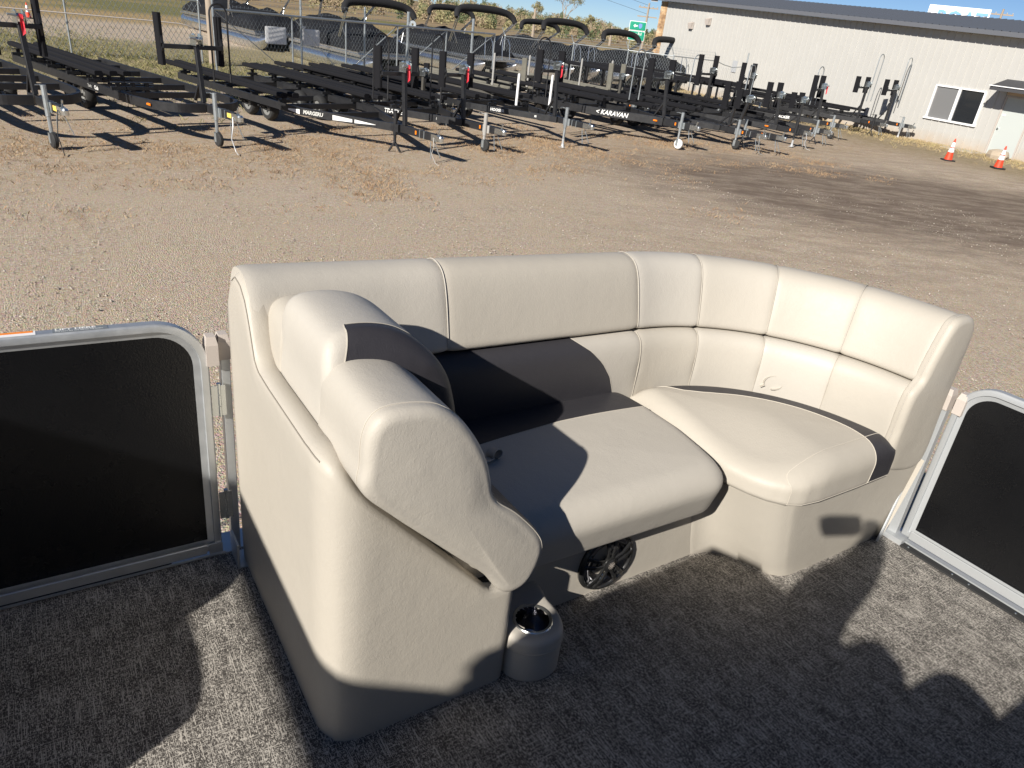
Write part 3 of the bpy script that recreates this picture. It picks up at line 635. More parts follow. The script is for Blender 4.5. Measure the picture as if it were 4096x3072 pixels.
hr = camb+Vector((cx.x, cx.y, cx.z)).to_3d()*0  # placeholder origin
cxb = BW.inverted().to_3x3() @ cx; cyb = BW.inverted().to_3x3() @ cy; czb = BW.inverted().to_3x3() @ cz
HL = camb+cxb*0.095-czb*0.03+cyb*0.02
EL = Vector((-2.92, -2.085, 1.39)); ER = pp(-0.04, 0.25, 1.08); HR = pp(0.03, 0.24, 0.82)
nodes = [(pp(0, 0, 0.92), (0.16, 0.12)), (pp(0.0, 0, 1.12), (0.15, 0.11)), (pp(0, 0, 1.32), (0.17, 0.11)), (pp(0, 0, 1.42), (0.09, 0.08)), (pp(0.01, 0, 1.50), 0.06), (pp(0.03, 0, 1.58), (0.085, 0.09)), (pp(0.04, 0, 1.68), (0.085, 0.10)), (pp(0.035, 0, 1.755), (0.06, 0.07)),
    (pp(0.0, 0.19, 1.37), 0.09), (ER, 0.085), (HR, 0.05), (pp(0, -0.19, 1.37), 0.09), (EL, 0.115), (EL*0.45+(HL-czb*0.06)*0.55-Vector((0, 0.045, 0)), 0.075), (HL-czb*0.06, 0.045),
    (pp(0, 0.10, 0.84), 0.10), (pp(0.03, 0.11, 0.48), 0.068), (pp(0, 0.12, 0.09), 0.045), (pp(0.14, 0.13, 0.04), 0.035), (pp(0, -0.10, 0.84), 0.10), (pp(0.03, -0.11, 0.48), 0.068), (pp(0, -0.12, 0.09), 0.045), (pp(0.14, -0.13, 0.04), 0.035)]
skin('body', nodes, [(0, 1), (1, 2), (2, 3), (3, 4), (4, 5), (5, 6), (6, 7), (2, 8), (8, 9), (9, 10), (2, 11), (11, 12), (12, 13), (13, 14), (0, 15), (15, 16), (16, 17), (17, 18), (0, 19), (19, 20), (20, 21), (21, 22)], cloth, per)
for H, sg in ((HR, 1), (HL, 1)):
    pal = H-czb*0.03; nd = [(pal-cyb*0.0, (0.028, 0.018))]; ed = []
    for q in range(4):
        base = pal+cyb*(0.026-0.018*q)+czb*0.012; nd += [(base+cxb*sg*0.02, 0.0095), (base-cxb*sg*0.012+czb*0.016, 0.009), (base-cxb*sg*(0.038-0.004*abs(q-1.5))+czb*0.008, 0.008)]; k0 = 1+3*q; ed += [(0, k0), (k0, k0+1), (k0+1, k0+2)]
    k0 = len(nd); nd += [(pal+cyb*0.03-czb*0.02, 0.011), (pal+cyb*0.034-cxb*sg*0.035-czb*0.012, 0.009)]; ed += [(0, k0), (k0, k0+1)]
    skin('hand', nd, ed, skinm, per)
# face details and hair
fc = pp(0.125, 0, 1.66)
MB().lathe([(0.0, -0.02), (0.012, -0.015), (0.014, 0.0), (0.006, 0.012), (0, 0.02)], tuple(fc+Vector((0, 0, -0.01))), n=8, cap=False).obj('nose', skinm, per, smooth=True)
for s_ in (-1, 1):
    MB().lathe([(0, -0.012), (0.012, 0), (0, 0.012)], tuple(pp(0.115, 0.034*s_, 1.685)), n=8, cap=False).obj('eye', M['white'], per, smooth=True)
    MB().lathe([(0, -0.03), (0.014, -0.01), (0.016, 0.01), (0, 0.03)], tuple(pp(0.03, 0.092*s_, 1.66)), n=8, cap=False).obj('ear', skinm, per, smooth=True)
MB().tube([pp(0.118, -0.025, 1.615), pp(0.126, 0, 1.612), pp(0.118, 0.025, 1.615)], 0.005, 6).obj('mouth', mat('lips', (0.4, 0.15, 0.12), 0.5), per)
hm = MB().lathe([(0.0, 1.80), (0.05, 1.79), (0.092, 1.75), (0.108, 1.69), (0.10, 1.63), (0.08, 1.58)], (0, 0, 0), n=18, cap=False); off = pp(0.005, 0, 0); hm.v = [(x+off.x, y+off.y, z*0.965-0.01) for x, y, z in hm.v]; hm.obj('hair', hair, per, smooth=True)
ph = root('smartphone', 'black phone held level by the photographer, its lens taking the picture', 'phone', Matrix(((cx.x, -cy.x, -cz.x, CAM.x), (cx.y, -cy.y, -cz.y, CAM.y), (cx.z, -cy.z, -cz.z, CAM.z), (0, 0, 0, 1))))
bobj('phone_body', tobm(pillow(resample(round_poly([(-0.085, -0.045), (0.065, -0.045), (0.065, 0.030), (-0.085, 0.030)], 0.01, 5), 0.02), 0.012, 0.021, 0.002, 0.002, lambda x, y, w: (x, y, w), 0, 0, 2)), M['dchrome'], ph)
# =================================================================== THE YARD (world frame, metres, ground z=0)
def P2(x, y, z=0): return Vector((x, y, z))
# ground sheet
m = mat('gravel_yard', (0.3, 0.25, 0.2), 0.95, 0, 0.2); M['ground'] = m; k = N(m); c = k.c.outputs['Object']
sep = k.n('ShaderNodeSeparateXYZ'); k.l(c, sep.inputs[0]); X, Y = sep.outputs[0], sep.outputs[1]
big = k.noise(c, 0.35, 4, 0.6); mid = k.noise(c, 1.7, 5, 0.65); fine = k.noise(c, 26, 4, 0.7); st = k.vor(c, 75, 'F1', 0); st2 = k.vor(c, 95, 'F1', 1)
grav = k.mix(k.ramp(fine, [(0.3, (0, 0, 0)), (0.7, (1, 1, 1))]), (0.245, 0.19, 0.138), (0.55, 0.465, 0.37))
grav = k.mix(k.ramp(mid, [(0.35, (0, 0, 0)), (0.68, (0.75, 0.75, 0.75))]), grav, (0.43, 0.345, 0.255))
grav = k.mix(0.3, grav, st2, 'SOFT_LIGHT')
grav = k.mix(k.ramp(k.noise(c, 60, 2, 0.5), [(0.62, (0, 0, 0)), (0.7, (0.6, 0.6, 0.6))]), grav, (0.60, 0.54, 0.46))
# distance to a line ax+by+c with noisy warp -> soft mask
wx = k.m('MULTIPLY', k.m('SUBTRACT', k.noise(c, 0.5, 5, 0.65), 0.5), 4.0); wy = k.m('MULTIPLY', k.m('SUBTRACT', k.noise(c, 2.3, 4, 0.65), 0.5), 1.8)
def band(a, b, d, half, soft, warp=1.0):
    """1 inside |ax+by+d|<half"""
    v = k.m('ADD', k.m('ADD', k.m('MULTIPLY', X, a), k.m('MULTIPLY', Y, b)), k.m('ADD', d, k.m('MULTIPLY', k.m('ADD', wx, wy), warp)))
    v = k.m('SUBTRACT', half+soft, k.m('ABSOLUTE', v)); mr = k.n('ShaderNodeMapRange'); k.l(v, mr.inputs[0]); mr.inputs[2].default_value = 2*soft; return mr.outputs[0]
def mul(*a):
    r = a[0]
    for q in a[1:]: r = k.m('MULTIPLY', r, q)
    return r
def ramp1(v, a, b):
    mr = k.n('ShaderNodeMapRange'); k.l(v, mr.inputs[0]); mr.inputs[1].default_value = a; mr.inputs[2].default_value = b; return mr.outputs[0]
spk_ = ramp1(k.noise(k.map((1, 1.6, 1), (0, 0, 0.6)), 5.5, 6, 0.75), 0.44, 0.60)
# dry grass along the row of couplers
nrm = (-0.62, 0.785)      # normal of the coupler line through (-6,12)
gb = band(nrm[0], nrm[1], -(nrm[0]*-6+nrm[1]*12.0)-1.6, 2.6, 1.5, 0.55)
g1 = k.mix(k.noise(c, 14, 4, 0.7), (0.25, 0.16, 0.085), (0.42, 0.31, 0.19))
ccol = k.mix(mul(gb, spk_, 0.8), grav, g1)
# darker damp dirt track to the right
dd = k.n('ShaderNodeVectorMath', operation='SUBTRACT'); k.l(c, dd.inputs[0]); dd.inputs[1].default_value = (8.8, 16.6, 0)
dm = k.n('ShaderNodeMapping'); dm.vector_type = 'POINT'; dm.inputs['Rotation'].default_value = (0, 0, -0.95); dm.inputs['Scale'].default_value = (0.135, 0.22, 0); k.l(dd.outputs[0], dm.inputs[0])
ln = k.n('ShaderNodeVectorMath', operation='LENGTH'); k.l(dm.outputs[0], ln.inputs[0])
dmask = ramp1(k.m('SUBTRACT', k.m('ADD', 1.0, k.m('MULTIPLY', wx, 0.14)), k.m('ADD', ln.outputs['Value'], k.m('MULTIPLY', wy, 0.12))), -0.15, 0.35)
track = ramp1(k.noise(k.map((0.7, 2.0, 1), (0, 0, -0.75)), 1.5, 5, 0.7), 0.42, 0.62)
dark = k.mix(fine, (0.07, 0.052, 0.041), (0.15, 0.115, 0.09))
ccol = k.mix(mul(dmask, k.m('ADD', 0.55, k.m('MULTIPLY', track, 0.45))), ccol, dark)
tk2 = mul(ramp1(X, -1.0, 3.5), ramp1(Y, 7, 11), track, 0.42); ccol = k.mix(tk2, ccol, (0.20, 0.15, 0.115))
# grassy strip by the building and under the far trailers
wall_d = k.m('ADD', k.m('MULTIPLY', k.m('SUBTRACT', X, 5.95), 0.85067), k.m('MULTIPLY', k.m('SUBTRACT', Y, 46.7), 0.5257))
gw = ramp1(k.m('ADD', wall_d, k.m('MULTIPLY', k.m('ADD', wx, wy), 0.5)), -6.2, -3.4)
g2 = k.mix(k.noise(c, 7, 5, 0.7), (0.12, 0.105, 0.05), (0.33, 0.25, 0.14))
ccol = k.mix(mul(gw, k.m('ADD', 0.45, k.m('MULTIPLY', spk_, 0.5))), ccol, g2)
# beyond the trailers: green verge, gravel lane, straw field
back = k.m('ADD', k.m('ADD', k.m('MULTIPLY', X, -0.74), k.m('MULTIPLY', Y, 0.67)), k.m('MULTIPLY', wx, 0.5))
gr = mul(ramp1(back, 21.0, 23.5), k.m('SUBTRACT', 1.0, ramp1(back, 34, 37)), ramp1(k.m('MULTIPLY', X, -1.0), 3.0, 9.0))
green = k.mix(k.noise(c, 3.5, 5, 0.7), (0.095, 0.105, 0.035), (0.30, 0.24, 0.12))
ccol = k.mix(mul(gr, k.m('ADD', 0.55, k.m('MULTIPLY', spk_, 0.4))), ccol, green)
fld = ramp1(back, 46, 50); straw = k.mix(k.noise(c, 0.5, 5, 0.6), (0.30, 0.21, 0.10), (0.36, 0.27, 0.14))
ccol = k.mix(fld, ccol, straw)
fl2 = mul(ramp1(back, 57, 62), ramp1(k.noise(c, 0.05, 3, 0.5), 0.40, 0.55)); ccol = k.mix(fl2, ccol, (0.16, 0.15, 0.06))
k.col(ccol)
h = k.m('ADD', k.m('MULTIPLY', fine, 0.5), k.m('ADD', k.m('MULTIPLY', k.m('SUBTRACT', 1.0, st), 0.8), k.m('MULTIPLY', mid, 0.6)))
k.bump(h, 0.6, 0.018)
gm = MB(); nx, ny = 60, 70; xs = [-1500]+[-60+120*i/(nx-2) for i in range(nx-1)]+[1500]; ys = [-400]+[-30+190*i/(ny-2) for i in range(ny-1)]+[2500]
def gz(x, y): return 0.035*(sin(x*0.9+1.3)*cos(y*0.7)+0.6*sin(x*2.1+y*1.7)) if abs(x) < 50 and -20 < y < 60 else 0.0
gm.add([(x, y, gz(x, y)*0.6-0.02) for y in ys for x in xs], [(j*(len(xs))+i, j*len(xs)+i+1, (j+1)*len(xs)+i+1, (j+1)*len(xs)+i) for j in range(len(ys)-1) for i in range(len(xs)-1)])
struct(gm.obj('ground', M['ground'], smooth=80, fix=False))
# loose stones and dry grass blades
rs = random.Random(3); sm_ = MB()
OCT = [(1, 0, 0), (0, 1, 0), (-1, 0, 0), (0, -1, 0), (0, 0, 1), (0, 0, -1)]; OF = [(0, 1, 4), (1, 2, 4), (2, 3, 4), (3, 0, 4), (1, 0, 5), (2, 1, 5), (3, 2, 5), (0, 3, 5)]
vv, ff = [], []
for _ in range(30000):
    y = 4.5+12*rs.random()**1.3; x = rs.uniform(-0.85*y-0.5, 0.85*y+1); s = 0.005+0.010*rs.random()**4; a = rs.uniform(0, 6.28); e = rs.uniform(0.6, 1.5); q = len(vv); z0 = gz(x, y)*0.6-0.02
    for (px, py, pz) in OCT:
        X_, Y_ = px*s*e*(0.8+0.4*rs.random()), py*s*(0.8+0.4*rs.random()); vv.append((x+X_*cos(a)-Y_*sin(a), y+X_*sin(a)+Y_*cos(a), z0+s*0.3+pz*s*0.75))
    ff += [tuple(i+q for i in f) for f in OF]
sm_.v, sm_.f = vv, ff
m = mat('loose_stone', (0.4, 0.35, 0.3), 0.9); k = N(m); k.col(k.ramp(k.noise(k.c.outputs['Object'], 37, 1), [(0.3, (0.22, 0.175, 0.14)), (0.5, (0.37, 0.315, 0.26)), (0.7, (0.56, 0.52, 0.45))]))
stuffpart(tag(sm_.obj('gravel_stones', m, fix=False), 'loose pale stones scattered over the gravel yard', 'gravel'))
def blades(name, n, sampler, m, hmin, hmax, label, cat):
    vv, ff = [], []
    for _ in range(n):
        x, y, kk_ = sampler(); 
        for t in range(kk_):
            bx, by = x+rs.gauss(0, 0.045), y+rs.gauss(0, 0.045); a = rs.uniform(0, 6.28); hh = rs.uniform(hmin, hmax); w = 0.002+0.0035*rs.random(); lx, ly = rs.gauss(0, 1)*hh*0.6, rs.gauss(0, 1)*hh*0.6; q = len(vv); z0 = gz(bx, by)*0.6-0.022
            vv += [(bx-w*cos(a), by-w*sin(a), z0), (bx+w*cos(a), by+w*sin(a), z0), (bx+lx*0.5+w*.6*cos(a), by+ly*0.5+w*.6*sin(a), z0+hh*0.7), (bx+lx, by+ly, z0+hh)]
            ff += [(q, q+1, q+2), (q, q+2, q+3)]
    g = MB(); g.v, g.f = vv, ff
    return stuffpart(tag(g.obj(name, m, fix=False), label, cat))
def leafmat(name, a, b, c_, rough=0.8):
    m = mat(name, a, rough); k = N(m); k.col(k.ramp(k.noise(k.c.outputs['Object'], 2.6, 3, 0.7), [(0.32, a), (0.5, b), (0.68, c_)])); return m
dry = leafmat('dry_grass', (0.20, 0.115, 0.055), (0.34, 0.22, 0.12), (0.42, 0.32, 0.20))
cl = [(rs.gauss(0, 1), rs.random()) for _ in range(150)]
def samp_dry():
    g, t = cl[rs.randrange(150)]; s = -4+22*t+rs.gauss(0, 0.45); d = 1.5+1.7*g+rs.gauss(0, 0.3); return -6+0.785*s-0.62*d, 12.0+0.62*s+0.785*d-1.3, 2+rs.randrange(4)
blades('dry_grass', 11000, samp_dry, dry, 0.012, 0.06, 'tufts of brown dry grass in front of the trailers', 'dry grass')
def samp_wall():
    s = rs.uniform(-2, 30); d = 0.15+abs(rs.gauss(0, 1.4)); return 17.63-0.5257*s+0.2-0.85067*d, 27.8+0.85067*s-0.5257*d, 4+rs.randrange(5)
blades('dry_grass', 3500, samp_wall, leafmat('straw_grass', (0.26, 0.19, 0.09), (0.42, 0.32, 0.17), (0.30, 0.27, 0.11)), 0.03, 0.11, 'straw coloured weeds growing along the foot of the white wall', 'grass')
def samp_green():
    x = rs.uniform(-24, -7); y = 24.6-(x+12)*0.45+rs.gauss(0, 3.0); return x, y, 4+rs.randrange(5)
blades('green_grass', 5000, samp_green, leafmat('green_grass', (0.10, 0.12, 0.03), (0.19, 0.18, 0.07), (0.36, 0.29, 0.15)), 0.03, 0.13, 'short green and straw grass along the left chain link fence', 'grass')
# ---------------------------------------------------------------- metal building
bd = root('metal_building', 'long white ribbed metal building with dark roof behind the trailers', 'building')
WA = Vector((5.95, 46.7)); WD = Vector((0.5257, -0.85067)); WN = Vector((-0.85067, -0.5257))  # WD along wall to the right, WN outward to camera
def wp(s, o, z): return Vector((WA.x+WD.x*s+WN.x*o, WA.y+WD.y*s+WN.y*o, z))
def wbox(mb, s0, s1, o0, o1, z0, z1):
    return mb.add([wp(s, o, z) for s in (s0, s1) for o in (o0, o1) for z in (z0, z1)], [(0, 1, 3, 2), (4, 6, 7, 5), (0, 4, 5, 1), (2, 3, 7, 6), (0, 2, 6, 4), (1, 5, 7, 3)])
wm = mat('off_white_steel', (0.60, 0.58, 0.54), 0.5, 0.0, 0.4); k = N(wm)
sp_ = k.n('ShaderNodeSeparateXYZ'); k.l(k.c.outputs['Object'], sp_.inputs[0])
dirt = k.m('MULTIPLY', k.m('SUBTRACT', 1.0, ramp1(sp_.outputs[2], 0.0, 0.5)), k.noise(k.c.outputs['Object'], 4, 4))
k.col(k.mix(dirt, k.mix(k.noise(k.c.outputs['Object'], 1.2, 4), (0.41, 0.40, 0.375), (0.46, 0.45, 0.425)), (0.42, 0.30, 0.18)))
rm = mat('dark_roof_steel', (0.10, 0.11, 0.13), 0.45, 0.1); ir = mat('dark_interior', (0.012, 0.014, 0.016), 0.25); glass = mat('window_glass', (0.02, 0.022, 0.025), 0.08, 0, 0.8)
s_door = ((16.87-5.95)/0.5257, (17.48-5.95)/0.5257); s_win = ((15.36-5.95)/0.5257, (16.44-5.95)/0.5257)
DS0, DS1 = 20.75, 21.74; WS0, WS1 = 17.90, 19.95
ZE = 4.05
def ztop(s): return 4.40-0.0213*s
def zrdg(s): return 5.235-0.0215*s
pw = 0.914; s = 0.55; i = 0
holes = [(WS0, WS1, 0.92, 2.13), (DS0, DS1, -0.1, 2.08)]
def panel(s0, s1, z0, z1):
    prof = []; x = s0
    # major ribs every 0.305 with two low stiffeners
    ks = sorted(set([s0, s1]+[q for r in range(200) for q in (0.55+0.3047*r-0.026, 0.55+0.3047*r-0.016, 0.55+0.3047*r+0.016, 0.55+0.3047*r+0.026) if s0 < q < s1]))
    def o(q):
        d = abs(((q-0.55+0.1523) % 0.3047)-0.1523); return 0.030 if d < 0.02 else 0.0
    mb = MB(); v = [wp(q, o(q), (ztop(q) if z == ZE else z)) for z in (z0, z1) for q in ks]+[wp(q, -0.05, (ztop(q) if z == ZE else z)) for z in (z0, z1) for q in ks]; n = len(ks)
    f = [(j, j+1, n+j+1, n+j) for j in range(n-1)]+[(2*n+j, 2*n+j+1, 3*n+j+1, 3*n+j) for j in range(n-1)]+[(n+j, n+j+1, 3*n+j+1, 3*n+j) for j in range(n-1)]+[(0, n, 3*n, 2*n), (n-1, 2*n-1, 4*n-1, 3*n-1)]
    mb.add(v, f); return mb.obj('wall_panel', wm, bd)
while s < 27:
    e = s+pw; cuts = [(s, e)]
    done = False
    for (h0, h1, za, zb) in holes:
        a, b_ = max(s, h0), min(e, h1)
        if a < b_-1e-4:
            if a > s+1e-3: panel(s, a, -0.1, ZE)
            panel(a, b_, zb, ZE)
            if za > 0: panel(a, b_, -0.1, za)
            if b_ < e-1e-3: panel(b_, e, -0.1, ZE)
            done = True
    if not done: panel(s, e, -0.1, ZE)
    s = e
WEND = s
# roof
RZ, RO = 5.05, -6.0
def roofp(s0, s1):
    mb = MB(); ks = []; q = s0
    pr = [(0, 0.0), (0.02, 0.035), (0.06, 0.035), (0.08, 0.0), (0.305, 0.0)]
    pts = []
    nrep = 3
    for r in range(nrep): pts += [(s0+r*0.3047+a, h_) for a, h_ in pr[:-1]]
    pts.append((s1, 0))
    v = [wp(a, 0.42, ztop(a)+0.14+h_) for a, h_ in pts]+[wp(a, RO, zrdg(a)+h_) for a, h_ in pts]; n = len(pts)
    mb.add(v, [(j, j+1, n+j+1, n+j) for j in range(n-1)]); return mb.obj('roof_panel', rm, bd, fix=False)
s = -0.6
while s < WEND+0.2: roofp(s, s+pw); s += pw
RE = s
wbox(MB(), -0.6, RE, RO-12, RO-0.01, 0, 4.4).obj('rear_wing', wm, bd)
def tbox(mb, s0, s1, o0, o1, a, b_): return mb.add([wp(s, o, ztop(s)+z) for s in (s0, s1) for o in (o0, o1) for z in (a, b_)], [(0, 1, 3, 2), (4, 6, 7, 5), (0, 4, 5, 1), (2, 3, 7, 6), (0, 2, 6, 4), (1, 5, 7, 3)])
tbox(MB(), -0.6, RE, -0.05, 0.36, 0.004, 0.06).obj('eave_soffit', wm, bd)
gt = mat('slate_gutter', (0.12, 0.125, 0.14), 0.4)
tbox(MB(), -0.62, RE, 0.362, 0.46, 0.0, 0.155).obj('gutter', gt, bd)
tbox(MB(), -0.6, 0.0, 0.36, 0.365, -0.1, 0.0).obj('fascia_end', wm, bd)
wbox(MB(), 0.0, RE, -3.0, -0.06, 0.0, 3.8).obj('inner_wall', ir, bd)
# stone corner with separate stones
sm2 = mat('tan_stone_veneer', (0.42, 0.27, 0.15), 0.85); k = N(sm2); k.col(k.ramp(k.noise(k.c.outputs['Object'], 2.2, 2), [(0.3, (0.26, 0.15, 0.08)), (0.5, (0.50, 0.33, 0.18)), (0.7, (0.62, 0.48, 0.32))]))
stc = MB(); r2 = random.Random(5)
z = 0
while z < 4.36:
    hh = r2.uniform(0.10, 0.2); q = -0.02
    while q < 0.53:
        w = r2.uniform(0.12, 0.3); wbox(stc, q+0.006, min(q+w, 0.546), -0.3, 0.035+r2.uniform(0, 0.03), z+0.006, min(z+hh, 4.385)); q += w
    z += hh
stuffpart(stc.obj('stone_corner', sm2, bd))
# window
wf = wbox(MB(), WS0, WS1, 0.0, 0.055, 2.075, 2.128); wbox(wf, WS0, WS0+0.06, 0.0, 0.055, 0.93, 2.074); wbox(wf, WS1-0.06, WS1, 0.0, 0.055, 0.93, 2.074)
wo_ = wf.obj('window', M['white'], bd)
wbox(MB(), WS0-0.06, WS1+0.06, 0.0, 0.09, 0.86, 0.928).obj('window_sill', M['white'], wo_)
wbox(MB(), (WS0+WS1)/2-0.05, (WS0+WS1)/2+0.05, -0.02, 0.05, 0.93, 2.074).obj('window_mullion', M['white'], wo_)
blind = mat('grey_blind_pane', (0.17, 0.17, 0.17), 0.25, 0, 0.5)
wbox(MB(), WS0+0.06, (WS0+WS1)/2-0.05, -0.02, 0.0, 0.93, 2.074).obj('pane', blind, wo_)
wbox(MB(), (WS0+WS1)/2+0.05, WS1-0.06, -0.025, -0.005, 0.93, 2.074).obj('pane', glass, wo_)
# door
dr = wbox(MB(), DS0, DS1, -0.04, 0.0, 0.02, 2.03).obj('door', mat('pale_green_door', (0.46, 0.49, 0.47), 0.5), bd)
MB().lathe([(0, 0), (0.03, 0.01), (0.03, 0.045), (0, 0.06)], (0, 0, 0), n=12, cap=False)
kn = MB().tube([wp(DS0+0.09, 0.0, 0.95), wp(DS0+0.09, 0.06, 0.95)], 0.03, 10); kn.obj('door_knob', M['chrome'], dr)
wbox(MB(), DS0+0.06, DS0+0.17, 0.0, 0.012, 1.40, 1.46).obj('lock_plate', M['white'], dr)
fr_ = wbox(MB(), DS0-0.05, DS0, -0.02, 0.04, 0, 2.08); wbox(fr_, DS1, DS1+0.05, -0.02, 0.04, 0, 2.08); wbox(fr_, DS0, DS1, -0.02, 0.035, 2.032, 2.08); fr_.obj('door_frame', M['plastic'], bd)
wbox(MB(), DS0-0.05, DS1+0.05, 0.03, 0.036, 2.10, 2.30).obj('door_header', mat('tan_board', (0.55, 0.42, 0.30), 0.7), bd)
aw = MB(); a0, a1 = DS0-0.25, DS1+0.45
aw.add([wp(a0, 0.03, 2.62), wp(a1, 0.03, 2.62), wp(a1, 0.95, 2.36), wp(a0, 0.95, 2.36), wp(a0, 0.95, 2.22), wp(a1, 0.95, 2.22), wp(a0, 0.03, 2.22)], [(0, 1, 2, 3), (3, 2, 5, 4), (0, 3, 4, 6)])
aw.obj('door_awning', mat('charcoal_awning', (0.05, 0.05, 0.055), 0.7), bd, fix=False)
wbox(MB(), a0-0.02, a1+0.02, 0.93, 0.99, 2.352, 2.382).obj('awning_edge', M['white'], bd)
wbox(MB(), 19.4, 20.68, 0.05, 0.8, -0.05, 0.03).obj('concrete_strip', mat('concrete', (0.42, 0.38, 0.32), 0.9), bd)
for (q, z_) in ((4.2, 3.55), (2.9, 3.28)):
    l = MB(); l.add([wp(q-0.14, 0.03, z_+0.2), wp(q+0.14, 0.03, z_+0.2), wp(q+0.14, 0.25, z_+0.12), wp(q-0.14, 0.25, z_+0.12), wp(q-0.14, 0.03, z_-0.15), wp(q+0.14, 0.03, z_-0.15), wp(q+0.12, 0.18, z_-0.15), wp(q-0.12, 0.18, z_-0.15)], [(0, 1, 2, 3), (4, 5, 6, 7), (0, 1, 5, 4), (1, 2, 6, 5), (2, 3, 7, 6), (3, 0, 4, 7)])
    l.obj('wall_light', M['plastic'], bd)
wbox(MB(), 6.6, 6.95, 0.035, 0.05, 1.35, 1.9).obj('notice_board', M['hullwhite'], bd)
# small boulder by the door
bo = MB(); bc = wp(21.6, 0.75, 0.0); r3 = random.Random(2)
for (r_, z_) in ((0.30, -0.05), (0.38, 0.12), (0.30, 0.26), (0.12, 0.32)): bo.v += [(bc.x+r_*cos(a)*r3.uniform(.8, 1.2), bc.y+r_*sin(a)*r3.uniform(.8, 1.2), z_) for a in [2*pi*i/9 for i in range(9)]]
bo.f = [(i*9+j, i*9+(j+1) % 9, (i+1)*9+(j+1) % 9, (i+1)*9+j) for i in range(3) for j in range(9)]+[tuple(range(27, 36))]
tag(bo.obj('boulder', mat('tan_rock', (0.40, 0.33, 0.25), 0.9)), 'tan boulder at the foot of the pale green door', 'boulder')
# BOAT sign behind the roof
az = radians(25.8); ds = 62; sc_p = Vector((sin(az)*ds, cos(az)*ds, 0)); rx = Vector((cos(az), -sin(az), 0)); dn = Vector((-sin(az), -cos(az), 0))
sg = root('roadside_sign', 'white BOAT sign with blue letters showing above the dark roof', 'sign', Matrix.Translation(sc_p))
zt = 2.75+ds*0.0598
sgm = MB(); v = [rx*a+dn*b_+Vector((0, 0, z_)) for a in (-1.86, 1.86) for b_ in (-0.15, 0.15) for z_ in (zt-2.3, zt)]; sgm.add(v, [(0, 1, 3, 2), (4, 6, 7, 5), (0, 4, 5, 1), (2, 3, 7, 6), (0, 2, 6, 4), (1, 5, 7, 3)]); sgm.obj('sign_panel', mat('white_sign_face', (0.85, 0.85, 0.85), 0.5), sg)
t = link('lettering', text_data('BOAT', 1.15, mat('sky_blue_print', (0.16, 0.36, 0.60), 0.5), 0.03), sg); place(t, rx*-1.30+dn*0.19+Vector((0, 0, zt-0.72)), rx, (0, 0, 1)); t.scale = (1.0, 1.0, 1.0)
for q in (-1.5, 1.5): MB().tube([rx*q, rx*q+Vector((0, 0, zt-2.3))], 0.12, 10).obj('sign_post', M['galv'], sg)
# ---------------------------------------------------------------- traffic cones
def make_cone(loc, label):
    r = root('traffic_cone', label, 'traffic cone', Matrix.Translation(loc), 'orange traffic cones')
    prof = lambda h: 0.135*(1-h/0.69)+0.022*(h/0.69)
    def sec(a, b_, mt, nm, e=0.0): MB().lathe([(prof(a)+e, a), (prof(b_)+e, b_)], n=20, cap=False).obj(nm, mt, r, smooth=True)
    sec(0.03, 0.69, M['cone'], 'cone_body'); MB().lathe([(0.022, 0.69), (0.012, 0.70), (0, 0.70)], n=20, cap=False).obj('cone_tip', M['cone'], r)
    refl = mat('white_reflective', (0.78, 0.8, 0.82), 0.4); sec(0.27, 0.40, refl, 'white_collar', 0.002); sec(0.43, 0.58, refl, 'white_collar', 0.002)
    b = tobm(pillow(resample(round_poly([(-0.18, -0.18), (0.18, -0.18), (0.18, 0.18), (-0.18, 0.18)], 0.04, 4), 0.04), -0.01, 0.03, 0.004, 0.01, lambda x, y, w: (x, y, w), 0, 0, 2)); bobj('cone_base', b, M['rubber'], r); return r
make_cone((13.68, 25.53, 0), 'orange cone with two white bands standing left of the door, near the wall corner weeds')
make_cone((15.10, 25.04, 0), 'orange cone with two white bands in front of the boulder by the pale green door')
make_cone((-26.5, 39.0, 0), 'far orange and white cone beyond the chain link fence at upper left')
# flat black hose guard beside far cone
# ---------------------------------------------------------------- boat trailers
def rail_path(L, half, round_, xj, z):
    """right-hand rail from the rear to the tongue junction"""
    if round_: return [(-L, half), (xj-1.45, half), (xj-0.95, half-0.03), (xj-0.45, half-0.14), (xj-0.16, half-0.34), (xj-0.04, half*0.45), (xj, 0.06)]
    return [(-L, half), (xj-2.6, half), (xj-2.15, half-0.05), (xj-0.2, 0.11), (xj, 0.07)]
def wheel_mesh(parent, x, y, z, r=0.27, w=0.19):
    t = MB().lathe([(r*0.62, -w/2), (r*0.9, -w/2), (r*0.985, -w/2+0.03), (r, 0), (r*0.985, w/2-0.03), (r*0.9, w/2), (r*0.62, w/2), (r*0.6, 0)], (x, y, z), 'y', 22, False).obj('wheel', M['rubber'], parent, smooth=True)
    MB().lathe([(0.0, w/2-0.02), (0.05, w/2-0.01), (0.06, w/2-0.05), (r*0.55, w/2-0.045), (r*0.62, w/2-0.005)], (x, y, z), 'y', 18, False).obj('rim', M['hub'], t, smooth=True)
    MB().lathe([(0.0, -w/2+0.02), (0.05, -w/2+0.01), (0.06, -w/2+0.05), (r*0.55, -w/2+0.045), (r*0.62, -w/2+0.005)], (x, y, z), 'y', 18, False).obj('rim', M['hub'], t, smooth=True)
